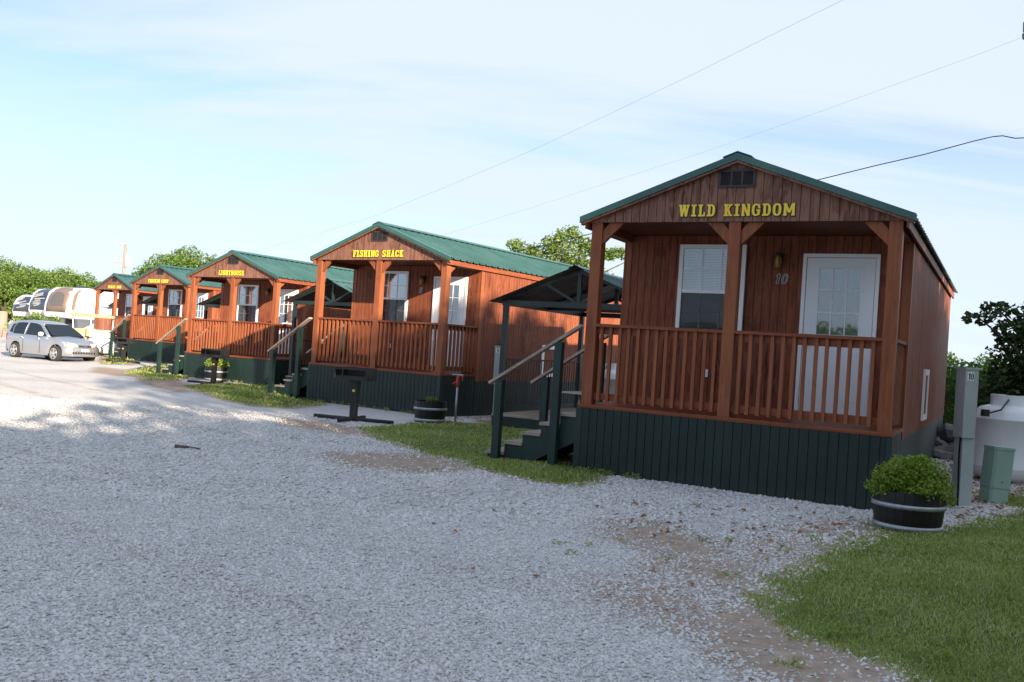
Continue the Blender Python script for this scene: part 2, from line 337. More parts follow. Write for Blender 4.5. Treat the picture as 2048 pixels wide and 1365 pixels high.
CAB = {10: (.920, 11.672, -.4931, .848), 9: (-4.466, 20.592, -.5793, .873), 8: (-9.956, 28.239, -.5415, .725), 7: (-15.996, 38.539, -.5898, .822), 6: (-21.123, 46.443, -.6755, .749)}
def cw(n, u, v):
    X, Y, t, z = CAB[n]; return (X+u*math.cos(t)-v*math.sin(t), Y+u*math.sin(t)+v*math.cos(t))
lawns = [
    P((1752, 1046), (1690, 1085), (1645, 1125), (1565, 1165), (1520, 1195), (1530, 1225), (1565, 1250), (1625, 1285), (1700, 1318), (1760, 1342), (1810, 1375))+[(2.3, 3.2), (3.6, 1.0), (9, -2), (20, 2), (16, 12), (14, 22)]+[cw(10, 6.2, 9.0), cw(10, 4.9, 3.0)]+P((1950, 985), (1975, 1000), (2040, 1018), (1960, 1050), (1893, 1065)),
    P((712, 856), (735, 864), (775, 882), (825, 900), (885, 917), (935, 930), (1000, 950), (1075, 966), (1140, 972), (1205, 962))+[cw(10, .3, .12), cw(10, -.05, 2.5), cw(10, -.1, 9), cw(10, -4.5, 9.5), cw(10, -4.3, 5.0)]+P((1000, 847), (960, 848), (900, 846), (830, 850)),
    P((378, 771), (400, 782), (460, 802), (520, 814), (585, 817), (640, 809))+[cw(9, .3, .1), cw(9, -.05, 3), cw(9, -.2, 9), cw(8, 4.3, 9), cw(8, 3.75, 1.2), cw(8, 3.6, -.1)]+P((500, 773), (440, 769)),
    P((244, 743), (262, 750), (300, 760), (340, 764), (368, 756))+[cw(8, .2, .1), cw(8, -.1, 3), cw(8, -.2, 9), cw(7, 4.2, 9), cw(7, 3.75, 1), cw(7, 3.5, -.15)]+P((300, 733)),
    P((205, 722), (212, 729), (262, 731))+[cw(7, .2, .1), cw(7, -.2, 8), cw(6, 4.2, 8), cw(6, 3.75, 1), cw(6, 1.5, -.2)]]
dirts = [(P((1190, 1040), (1330, 1045), (1420, 1075), (1480, 1110), (1440, 1130), (1320, 1110), (1210, 1075)), .3), (P((1340, 1100), (1480, 1120), (1560, 1165), (1520, 1190), (1400, 1180), (1300, 1140)), .45),
    (P((1400, 1215), (1530, 1205), (1680, 1290), (1800, 1335), (1900, 1395), (1530, 1395), (1420, 1310), (1360, 1250)), .22), (P((560, 838), (640, 842), (730, 858), (760, 876), (660, 866), (560, 852)), .25),
    (P((640, 905), (760, 905), (900, 915), (950, 935), (880, 948), (700, 935)), .35), (P((270, 745), (340, 762), (395, 775), (360, 785), (290, 768)), .4), (P((200, 735), (250, 742), (240, 752), (190, 745)), .5),
    (P((1500, 1130), (1650, 1120), (1640, 1080), (1700, 1050), (1600, 1050), (1480, 1080)), .7), (P((1200, 1150), (1400, 1180), (1500, 1240), (1380, 1260), (1200, 1200)), .6)]

xs = np.concatenate([[-700, -400, -250, -150, -100, -70, -50, -40, -32, -27], np.arange(-23, 13.01, .15), [15, 18, 24, 32, 45, 70, 120, 250, 500, 900]])
ys = np.concatenate([[-200, -100, -50, -25, -12, -5, -1], np.arange(1, 42.01, .15), [44, 47, 50, 54, 60, 68, 78, 92, 110, 140, 200, 320, 600, 1200]])
XX, YY = np.meshgrid(xs, ys); ZZ = gz(XX, YY)
nx, ny = len(xs), len(ys)
idx = np.arange(nx*ny).reshape(ny, nx)
fa = np.stack([idx[:-1, :-1], idx[:-1, 1:], idx[1:, 1:], idx[1:, :-1]], -1).reshape(-1, 4)
ground = npmesh('gravel_ground', np.stack([XX, YY, ZZ], -1).reshape(-1, 3), fa, 'gravel_ground', stuff=False, smooth=True)
tag(ground, 'pale grey crushed stone lot with tan dirt patches in front of the cabins', kind='structure')
D = np.zeros(XX.shape)
for poly, soft in dirts: D = np.maximum(D, np.clip(.5+pdist(XX, YY, poly)/(2*soft), 0, 1)*1.05)
for poly in lawns: D = np.maximum(D, np.clip(1+pdist(XX, YY, poly)/.35, 0, 1)*.75)
for px_, py_, ww in (((0, 900), (1500, 1290), .30), ((300, 800), (1300, 1010), .28)):
    g0, g1 = G(*px_), G(*py_); dv = np.array([g1.x-g0.x, g1.y-g0.y]); Ln = np.hypot(*dv); dv /= Ln
    for off in (0, 1.55):
        dd_ = np.abs((XX-g0.x)*-dv[1]+(YY-g0.y)*dv[0]+off+.25*np.sin(XX*.5)); D = np.maximum(D, .42*np.clip(1-dd_/ww, 0, 1))
a = ground.data.attributes.new('dirt', 'FLOAT', 'POINT'); a.data.foreach_set('value', D.ravel().astype(np.float32))

def nz2(x, y): return np.sin(x*3.1+1.3*np.sin(y*2.3))*.5+np.sin(y*4.7+1.7*np.sin(x*3.9))*.3+np.sin((x+y)*9.3)*.2
def lawn(poly, i, step, nblades, hgt, label, wblade=.006):
    pa = np.array(poly); x0, y0 = pa.min(0); x1, y1 = pa.max(0)
    gx_, gy_ = np.meshgrid(np.arange(x0, x1+step, step), np.arange(y0, y1+step, step))
    sd = pdist(gx_, gy_, poly)+.16*nz2(gx_, gy_)
    z = gz(gx_, gy_)+.003+.035*ss(.15, .9, sd)
    ids = np.arange(gx_.size).reshape(gx_.shape)
    f_ = np.stack([ids[:-1, :-1], ids[:-1, 1:], ids[1:, 1:], ids[1:, :-1]], -1).reshape(-1, 4)
    keep = sd.ravel()[f_].min(1) > .10; f_ = f_[keep]
    used = np.unique(f_); remap = np.full(gx_.size, -1); remap[used] = np.arange(len(used))
    vv = np.stack([gx_, gy_, z], -1).reshape(-1, 3)[used]
    o = npmesh('lawn', vv, remap[f_], 'lawn_soil', stuff=False, smooth=True); tag(o, label, kind='structure')
    # blades, biased towards the camera
    n = nblades*(3 if i == 0 else 6); bxx = rng.uniform(x0, x1, n); byy = rng.uniform(y0, y1, n)
    if i == 0: byy = 3.0+14*rng.random(n)**1.7; bxx = rng.uniform(1.0, np.minimum(x1, .60*byy+.8))
    d = np.hypot(bxx, byy); pk = np.ones(n)
    edge = pdist(bxx, byy, poly)+.16*nz2(bxx, byy)
    vis = (byy > 2.5) & (np.abs(bxx) < .62*byy+1.2) & ((byy < 22) if i == 0 else True)
    prob = np.clip((edge+.15)/.42, 0, 1)**1.3*(.22+.78*np.clip(nz2(bxx*.5, byy*.5)*1.6+.75, 0, 1))
    k_ = vis & (edge > -.15) & (rng.random(n) < prob*pk); bxx, byy = bxx[k_][:nblades], byy[k_][:nblades]; n = len(bxx)
    b0 = np.stack([bxx, byy, gz(bxx, byy)+.001+.033*ss(.15, .9, edge[k_][:nblades])], -1)
    ang = rng.uniform(0, 6.283, n); lean = rng.uniform(.2, 1.1, n); h_ = hgt*rng.uniform(.3, 1.25, n)*np.where(rng.random(n) < .03, 1.7, 1)*(.75+.5*np.clip(nz2(bxx*.6, byy*.6), -.5, .7))
    sx = np.stack([np.cos(ang+1.57), np.sin(ang+1.57), np.zeros(n)], -1)*(wblade*np.clip(d[k_][:n]/6, .8, 4))[:, None]
    tip = np.stack([np.cos(ang)*lean*h_, np.sin(ang)*lean*h_, h_], -1); midp = tip*np.array([.35, .35, .62])
    V = np.stack([b0-sx, b0+sx, b0+midp+sx*.7, b0+midp-sx*.7, b0+tip], 1).reshape(-1, 3)
    q = np.arange(n)[:, None]*5
    F = np.concatenate([q+np.array([[0, 1, 2]]), q+np.array([[0, 2, 3]]), q+np.array([[3, 2, 4]])], 0)
    g = npmesh('grass', V, F, 'grass_blade', k=3); tag(g, label.replace('lawn', 'grass blades of the lawn'), 'grass', kind='stuff')
lawn(lawns[0], 0, .10, 240000, .042, 'green mown lawn beside the gravel under the large barrel planter', .0042)
lawn(lawns[1], 1, .12, 70000, .045, 'green lawn between the nearest cabin stairs and the next cabin', .0045)
lawn(lawns[2], 2, .2, 30000, .07, 'small green lawn patch between the second and third cabins', .005)
lawn(lawns[3], 3, .25, 12000, .07, 'small green lawn patch between the third and fourth cabins', .005)
lawn(lawns[4], 4, .3, 6000, .07, 'thin green lawn strip near the farthest cabin', .005)

# loose stones on the near gravel
def stones(n, y0, y1, smin, smax, powr, label):
    m_ = int(n*1.6); t = rng.random(m_); y = y0+(y1-y0)*t**powr; x = rng.uniform(-1, 1, m_)*(.60*y+.5)
    dd = np.full(m_, -9.0)
    for pl in lawns[:2]: dd = np.maximum(dd, pdist(x, y, pl)+.16*nz2(x, y))
    dirt = np.zeros(m_)
    for pl, soft in dirts: dirt = np.maximum(dirt, np.clip(.5+pdist(x, y, pl)/(2*soft), 0, 1))
    c10 = [cw(10, -.02, -.02), cw(10, 3.68, -.02), cw(10, 3.68, 8), cw(10, -.02, 8)]
    c9 = [cw(9, -.02, -.02), cw(9, 3.68, -.02), cw(9, 3.68, 8), cw(9, -.02, 8)]
    keep = (dd < .22) & ((dd < -.1) | (rng.random(m_) < .4)) & (rng.random(m_) > dirt*.93) & ~inpoly(x, y, c10) & ~inpoly(x, y, c9)
    x, y = x[keep][:n], y[keep][:n]; n = len(x)
    s = rng.uniform(smin, smax, n)*rng.choice([.7, 1, 1, 1.35], n)
    base = np.array([(-1, -1, -.5), (1, -.8, -.55), (.8, 1, -.5), (-.9, .85, -.45), (-.7, -.6, .5), (.75, -.5, .42), (.5, .7, .6), (-.6, .5, .38)], float)
    V = base[None]*(1+rng.uniform(-.38, .38, (n, 8, 3)))*s[:, None, None]*.5*np.array([1.15, .85, .7])
    a_ = rng.uniform(0, 6.28, n); b_ = rng.uniform(-.7, .7, n)
    c, s_ = np.cos(b_), np.sin(b_); V = np.stack([V[..., 0]*c[:, None]-V[..., 2]*s_[:, None], V[..., 1], V[..., 0]*s_[:, None]+V[..., 2]*c[:, None]], -1)
    c, s_ = np.cos(a_), np.sin(a_); V = np.stack([V[..., 0]*c[:, None]-V[..., 1]*s_[:, None], V[..., 0]*s_[:, None]+V[..., 1]*c[:, None], V[..., 2]], -1)
    V += np.stack([x, y, gz(x, y)+s*.12], -1)[:, None]
    f = np.array([(0, 3, 2, 1), (4, 5, 6, 7), (0, 1, 5, 4), (1, 2, 6, 5), (2, 3, 7, 6), (3, 0, 4, 7)])
    o = npmesh('gravel', V.reshape(-1, 3), (np.arange(n)[:, None, None]*8+f).reshape(-1, 4), 'gravel_stone'); tag(o, label, 'gravel', kind='stuff')
stones(105000, 3.3, 8.2, .009, .023, 1.0, 'loose pale grey crushed stones on the nearest gravel')
stones(60000, 7.8, 17, .016, .034, 1.0, 'loose pale grey crushed stones in front of the two nearest cabins')

# ------------------------------------------------------------------ slab-serif glyphs, rasterised into real raised letters
NY = 44
def glyph_mask(ch, ny=NY):
    def canvas(wd):
        nxx = int(wd*ny*1.0); pad = 3
        X, Y = np.meshgrid((np.arange(nxx+2*pad)-pad+.5)/ny, (np.arange(ny+2*pad)-pad+.5)/ny); return X, Y
    S, T = .13, .21
    def rect(X, Y, a, b, c, d): return (X >= a) & (X <= c) & (Y >= b) & (Y <= d)
    def stroke(X, Y, a, b, c, d, w_):      # slanted stroke with horizontal width w_, from (a,b) to (c,d)
        t = (Y-b)/(d-b); xc = a+(c-a)*t; return (Y >= min(b, d)) & (Y <= max(b, d)) & (np.abs(X-xc) <= w_/2)
    def sup(X, Y, cx, cy, rx, ry, e=2.6): return (np.abs((X-cx)/rx)**e+np.abs((Y-cy)/ry)**e) <= 1
    W_ = {'I': .44, 'W': .92, 'M': .92, 'L': .58, 'E': .62, 'F': .58}.get(ch, .68); X, Y = canvas(W_); m_ = np.zeros(X.shape, bool)
    def stem(cx, serif=True, top=True, bot=True, sw=.19):
        nonlocal m_; m_ |= rect(X, Y, cx-T/2, 0, cx+T/2, 1)
        if bot: m_ |= rect(X, Y, cx-sw, 0, cx+sw, S)
        if top: m_ |= rect(X, Y, cx-sw, 1-S, cx+sw, 1)
    if ch == 'I': stem(.22, sw=.22)
    elif ch == 'L': stem(.19); m_ |= rect(X, Y, .1, 0, .58, S)|rect(X, Y, .46, 0, .58, .34)
    elif ch in 'EF':
        stem(.19); m_ |= rect(X, Y, .1, 1-S, .58, 1)|rect(X, Y, .47, .70, .58, 1)|rect(X, Y, .2, .45, .42, .56)|rect(X, Y, .38, .36, .46, .65)
        if ch == 'E': m_ |= rect(X, Y, .1, 0, .62, S)|rect(X, Y, .51, 0, .62, .31)
    elif ch in 'DO':
        m_ |= sup(X, Y, .34, .5, .34, .5); 
        if ch == 'D': m_ |= rect(X, Y, 0, 0, .36, S)|rect(X, Y, 0, 1-S, .36, 1)|rect(X, Y, .08, 0, .3, 1)
        m_ &= ~(sup(X, Y, .345, .5, .135, .36, 3) & ((X > .29) | (ch == 'O')))
        if ch == 'D': m_ &= ~((X < .08) & (Y > S) & (Y < 1-S))
    elif ch in 'CG':
        m_ |= sup(X, Y, .34, .5, .34, .5) & ~sup(X, Y, .36, .5, .15, .36, 3); m_ &= ~rect(X, Y, .4, .36, .7, .62)
        if ch == 'C': m_ |= rect(X, Y, .55, .62, .66, .95)
        else: m_ |= rect(X, Y, .36, .40, .68, .52)|rect(X, Y, .46, .08, .66, .5)|rect(X, Y, .56, .66, .66, .97)
    elif ch == 'K': stem(.16); m_ |= stroke(X, Y, .22, .38, .52, 1, .17)|stroke(X, Y, .30, .60, .54, 0, .2)|rect(X, Y, .38, 1-S, .68, 1)|rect(X, Y, .38, 0, .68, S)
    elif ch == 'H': stem(.15, sw=.15); stem(.53, sw=.15); m_ |= rect(X, Y, .1, .44, .6, .57)
    elif ch == 'N': stem(.12, sw=.12); stem(.58, sw=.1, bot=False); m_ |= stroke(X, Y, .12, 1, .56, 0, .2)|rect(X, Y, .44, 1-S, .68, 1)|rect(X, Y, 0, 0, .24, S)
    elif ch == 'M': stem(.14, sw=.14); stem(.78, sw=.14); m_ |= stroke(X, Y, .16, 1, .46, .25, .19)|stroke(X, Y, .76, 1, .46, .25, .19)
    elif ch == 'W': m_ |= stroke(X, Y, .14, 1, .28, 0, .2)|stroke(X, Y, .46, 1, .28, 0, .15)|stroke(X, Y, .46, 1, .64, 0, .2)|stroke(X, Y, .80, 1, .64, 0, .15)|rect(X, Y, 0, 1-S, .3, 1)|rect(X, Y, .64, 1-S, .92, 1)|rect(X, Y, .34, 1-S, .58, 1)
    elif ch == 'A': m_ |= stroke(X, Y, .14, 0, .34, 1, .14)|stroke(X, Y, .54, 0, .34, 1, .22)|rect(X, Y, .2, .24, .5, .35)|rect(X, Y, 0, 0, .27, S)|rect(X, Y, .40, 0, .68, S)|rect(X, Y, .2, 1-S, .45, 1)
    elif ch == 'T': stem(.34); m_ |= rect(X, Y, 0, 1-S, .68, 1)|rect(X, Y, 0, .68, .1, 1)|rect(X, Y, .58, .68, .68, 1)
    elif ch == 'U': m_ |= (sup(X, Y, .34, .34, .27, .34) & ~sup(X, Y, .36, .36, .1, .22) & (Y < .4))|rect(X, Y, .07, .34, .27, 1)|rect(X, Y, .47, .34, .6, 1)|rect(X, Y, 0, 1-S, .32, 1)|rect(X, Y, .4, 1-S, .68, 1)
    elif ch in 'RPB':
        stem(.17); m_ |= sup(X, Y, .38, .74, .28, .26) & (X > .2); m_ |= rect(X, Y, .1, 1-S, .4, 1); m_ &= ~(sup(X, Y, .34, .74, .12, .13) & (X > .275))
        if ch == 'R': m_ |= stroke(X, Y, .36, .5, .54, 0, .2)|rect(X, Y, .44, 0, .68, S)
        if ch == 'B': m_ |= (sup(X, Y, .38, .27, .3, .27) & (X > .2)); m_ &= ~(sup(X, Y, .35, .27, .13, .14) & (X > .275)); m_ |= rect(X, Y, 0, 0, .3, S)
    elif ch == 'S':
        top = sup(X, Y, .34, .73, .31, .27) & ~sup(X, Y, .36, .73, .13, .14); bot = sup(X, Y, .34, .28, .32, .28) & ~sup(X, Y, .32, .28, .13, .14)
        m_ |= (top & ~((X > .36) & (Y < .70) & (Y > .5)))|(bot & ~((X < .34) & (Y > .32) & (Y < .5)))|rect(X, Y, .55, .66, .65, 1)|rect(X, Y, 0, 0, .1, .34)
        m_ |= stroke(X, Y, .14, .66, .56, .34, .26)
    elif ch == '1': m_ |= rect(X, Y, .26, 0, .5, 1)|stroke(X, Y, .16, .76, .36, 1, .16)
    elif ch == '0': m_ |= sup(X, Y, .34, .5, .29, .5) & ~sup(X, Y, .34, .5, .11, .36)
    elif ch == '9': m_ |= (sup(X, Y, .34, .70, .29, .30) & ~sup(X, Y, .34, .70, .12, .15))|rect(X, Y, .43, .28, .63, .7)|(sup(X, Y, .34, .28, .29, .28) & ~sup(X, Y, .34, .3, .10, .15) & (Y < .28))
    return W_, m_
def dilate(m_, k):
    o = m_.copy()
    for dy_ in range(-k, k+1):
        for dx_ in range(-k, k+1):
            if dx_*dx_+dy_*dy_ <= k*k+1: o |= np.roll(np.roll(m_, dy_, 0), dx_, 1)
    return o
def mask_mesh(m_, x0, z0, h_, y0, y1, ny=NY, shear=0):
    mb = MB(); s = h_/ny
    for j in range(m_.shape[0]):
        row = np.concatenate([[0], m_[j].astype(int), [0]]); dd = np.diff(row); st = np.where(dd == 1)[0]; en = np.where(dd == -1)[0]
        for a_, b_ in zip(st, en):
            zb, zt = z0+(j-3)*s, z0+(j-2)*s; sh0, sh1 = shear*(zb-z0), shear*(zt-z0)
            xa, xb = x0+(a_-3)*s, x0+(b_-3)*s
            v = [(xa+sh0, y0, zb), (xb+sh0, y0, zb), (xb+sh0, y1, zb), (xa+sh0, y1, zb), (xa+sh1, y0, zt), (xb+sh1, y0, zt), (xb+sh1, y1, zt), (xa+sh1, y1, zt)]
            mb.add(v, [(0, 1, 5, 4), (1, 2, 6, 5), (3, 0, 4, 7)])
            up_ = m_[j+1, a_:b_].all() if j+1 < m_.shape[0] else False; dn_ = m_[j-1, a_:b_].all() if j else False
            if not up_: mb.add(v, [(4, 5, 6, 7)])
            if not dn_: mb.add(v, [(0, 3, 2, 1)])
    return mb
def sign(text, parent, u0, u1, z0, h_, v, ny=NY, gap=.16, space=.62):
    gl = [None if c == ' ' else glyph_mask(c, ny) for c in text]
    tot = sum(space if g is None else g[0]+gap for g in gl)-gap
    kx = (u1-u0)/(tot*h_); x = u0
    for g in gl:
        if g is None: x += space*h_*kx; continue
        mb = mask_mesh(g[1], 0, z0, h_, v-.012, v, ny); mb.v = [(x+p[0]*kx, p[1], p[2]) for p in mb.v]
        o = mb.build('letter', 'letter_yellow', parent)
        mb = mask_mesh(dilate(g[1], 2 if ny > 30 else 1), 0, z0, h_, v-.006, v+.003, ny); mb.v = [(x+p[0]*kx+.004, p[1], p[2]-.004) for p in mb.v]
        mb.build('letter_backing', 'letter_black', o)
        x += (g[0]+gap)*h_*kx

# ------------------------------------------------------------------ the cabin
W, H, PD, LN, RR, OV, OS, EV = 3.66, 2.30, 1.22, 9.75, .745, .085, .095, .095
def roofz(u): return (H+.0)+.03+(W/2-abs(u-W/2))*( (RR-.03)/(W/2))     # underside of the roof sheet
def siding(parent, name, material, pts_fn, along, c, n0, n1, thick, pitch=.107, gapw=.009, pieces=False, sign_=1):
    """vertical grooved boards. pts_fn(t0,t1)->(zb0,zb1,zt0,zt1); along 'x' (plane y=c) or 'y' (plane x=c)"""
    t = n0; all_ = MB(); out = []
    while t < n1-.02:
        t1 = min(t+pitch-gapw, n1); zb0, zb1, zt0, zt1 = pts_fn(t, t1)
        mb = MB() if pieces else all_; mb.prism([(t, zb0), (t1, zb1), (t1, zt1), (t, zt0)], thick*sign_, 'y' if along == 'x' else 'x', c)
        if pieces: mb.build(name, material, parent)
        t += pitch
    if not pieces: all_.build(name if not pieces else name, material, parent, stuff=True)
def post(parent, u, v):
    o = bx('post', 'stained_post', parent, u, v, 0, u+.14, v+.14, H-.002)
    return o
def make_window(parent, u0, u1, z0, z1, v, blinds=True):
    f = MB(); t = .055
    f.box(u0, v-.045, z0, u0+t, v, z1).box(u1-t, v-.045, z0, u1, v, z1).box(u0+t, v-.045, z1-t, u1-t, v, z1).box(u0+t, v-.045, z0, u1-t, v, z0+t)
    win = f.build('window', 'white_vinyl', parent); zm = z0+(z1-z0)*.48
    MB().box(u0+t, v-.036, zm-.022, u1-t, v-.012, zm+.022).build('meeting_rail', 'white_vinyl', win)
    g = MB(); a, b = u0+t, u1-t
    for (q0, q1) in ((z0+t, zm-.022), (zm+.022, z1-t)):
        for k in (1, 2): x = a+(b-a)*k/3; g.box(x-.008, v-.036, q0, x+.008, v-.031, q1)
        z = (q0+q1)/2; g.box(a, v-.0365, z-.008, b, v-.0305, z+.008)
    g.build('muntin', 'white_vinyl', win)
    for (q0, q1, d) in ((z0+t, zm-.022, .024), (zm+.022, z1-t, .029)): MB().box(a, v-d-.001, q0, b, v-d+.001, q1).build('pane', 'window_glass', win)
    MB().box(u0+t, v-.040, z0+t, u1-t, v-.038, zm-.022).build('insect_screen', 'insect_screen', win)
    bl = MB(); z = z0+t+.01
    while z < z1-t:
        bl.add([(a+.003, v-.011, z), (b-.003, v-.011, z), (b-.003, v-.003, z+.017), (a+.003, v-.003, z+.017)], [(0, 1, 2, 3)]); z += .021
    bl.build('blind', 'blinds', win, stuff=True)
    return win
def make_door(parent, u0, u1, z0, z1, v):
    f = MB(); t = .045
    f.box(u0, v-.03, z0, u0+t, v, z1).box(u1-t, v-.03, z0, u1, v, z1).box(u0+t, v-.03, z1-t, u1-t, v, z1)
    fr_ = f.build('door_frame', 'white_vinyl', parent)
    a, b, gb, gt = u0+t+.006, u1-t-.006, 1.06, 1.90; ga, ge = a+.15, b-.15
    d = MB()
    d.box(a, v-.018, z0+.01, ga, v-.002, z1-t-.006).box(ge, v-.018, z0+.01, b, v-.002, z1-t-.006).box(ga, v-.018, z0+.01, ge, v-.002, gb).box(ga, v-.018, gt, ge, v-.002, z1-t-.006)
    door = d.build('door', 'white_door', parent)
    s = MB()
    for (x0, x1) in ((a+.10, (a+b)/2-.05), ((a+b)/2+.05, b-.10)):
        s.box(x0, v-.022, z0+.20, x1, v-.0175, z0+.22).box(x0, v-.022, z0+.78, x1, v-.0175, z0+.80).box(x0, v-.022, z0+.22, x0+.02, v-.0175, z0+.78).box(x1-.02, v-.022, z0+.22, x1, v-.0175, z0+.78)
    s.build('door_moulding', 'white_door', door)
    g = MB().box(ga-.02, v-.024, gb-.02, ga+.008, v-.0185, gt+.02).box(ge-.008, v-.024, gb-.02, ge+.02, v-.0185, gt+.02).box(ga+.008, v-.024, gb-.02, ge-.008, v-.0185, gb+.008).box(ga+.008, v-.024, gt-.008, ge-.008, v-.0185, gt+.02)
    for k in (1, 2): x = ga+(ge-ga)*k/3; g.box(x-.008, v-.023, gb+.008, x+.008, v-.0155, gt-.008)
    for k in (1, 2): z = gb+(gt-gb)*k/3; g.box(ga+.008, v-.0225, z-.008, ge-.008, v-.016, z+.008)
    g.build('muntin', 'white_door', door)
    MB().box(ga, v-.015, gb, ge, v-.013, gt).build('pane', 'window_glass', door)
    cu = MB(); n = 14
    for k in range(n):
        x0, x1 = ga+(ge-ga)*k/n, ga+(ge-ga)*(k+1)/n; y0 = v-.010+(.005 if k % 2 else 0); y1 = v-.010+(.005 if (k+1) % 2 else 0); cu.add([(x0, y0, gb), (x1, y1, gb), (x1, y1, gt), (x0, y0, gt)], [(0, 1, 2, 3)])
    cu.build('dark_backing', 'dark_backing', door)  # added folded sheet, its mid-dark grey standing in for the dim interior
    k = MB().tube([(a+.065, v-.018, .93), (a+.065, v-.05, .93)], .012, 8); k.lathe([(.002, -.0), (.024, .008), (.027, .02), (.02, .034), (.002, .038)], (a+.065, v-.072, .91), 10, False)
    k.build('handle', 'chrome', door, True)
def make_vent(parent, v=-.034):
    u0, u1, z0, z1 = 1.60, 2.04, 2.70, 2.915
    f = MB().box(u0, v, z0, u0+.03, v+.014, z1).box(u1-.03, v, z0, u1, v+.014, z1).box(u0+.03, v, z0, u1-.03, v+.014, z0+.03).box(u0+.03, v, z1-.03, u1-.03, v+.014, z1)
    c = (u1-u0-.06)/3
    for k in (1, 2): x = u0+.03+c*k; f.box(x-.012, v+.001, z0+.03, x+.012, v+.014, z1-.03)
    vt = f.build('gable_vent', 'vent_brown', parent); bx('vent_back', 'vent_dark', vt, u0+.01, v+.011, z0+.01, u1-.01, v+.016, z1-.01)
    s = MB(); z = z0+.036
    while z < z1-.035: s.add([(u0+.03, v+.003, z), (u1-.03, v+.003, z), (u1-.03, v+.010, z+.010), (u0+.03, v+.010, z+.010)], [(0, 1, 2, 3)]); z += .0135
    s.build('louvre', 'vent_brown', vt, stuff=True)
def make_lamp(parent, u, z, v, globe='amber'):
    l = MB().lathe([(.05, 0), (.05, .02), (.03, .035)], (u, v-.085, z+.04), 14)
    l.box(u-.04, v-.02, z-.02, u+.04, v, z+.08).bar((u, v-.02, z+.06), (u, v-.085, z+.065), .03, .02); lm = l.build('wall_lamp', 'black_iron', parent)
    MB().lathe([(.02, -.12), (.042, -.10), (.05, -.05), (.046, 0), (.04, .035)], (u, v-.085, z+.0), 14).build('lamp_globe', globe, lm, True)
    g = MB()
    for k in range(6): an = k*1.047; g.tube([(u+.055*math.cos(an), v-.085+.055*math.sin(an), z+.04), (u+.055*math.cos(an), v-.085+.055*math.sin(an), z-.08), (u, v-.085, z-.13)], .004, 4, False)
    g.build('lamp_cage', 'black_iron', lm)

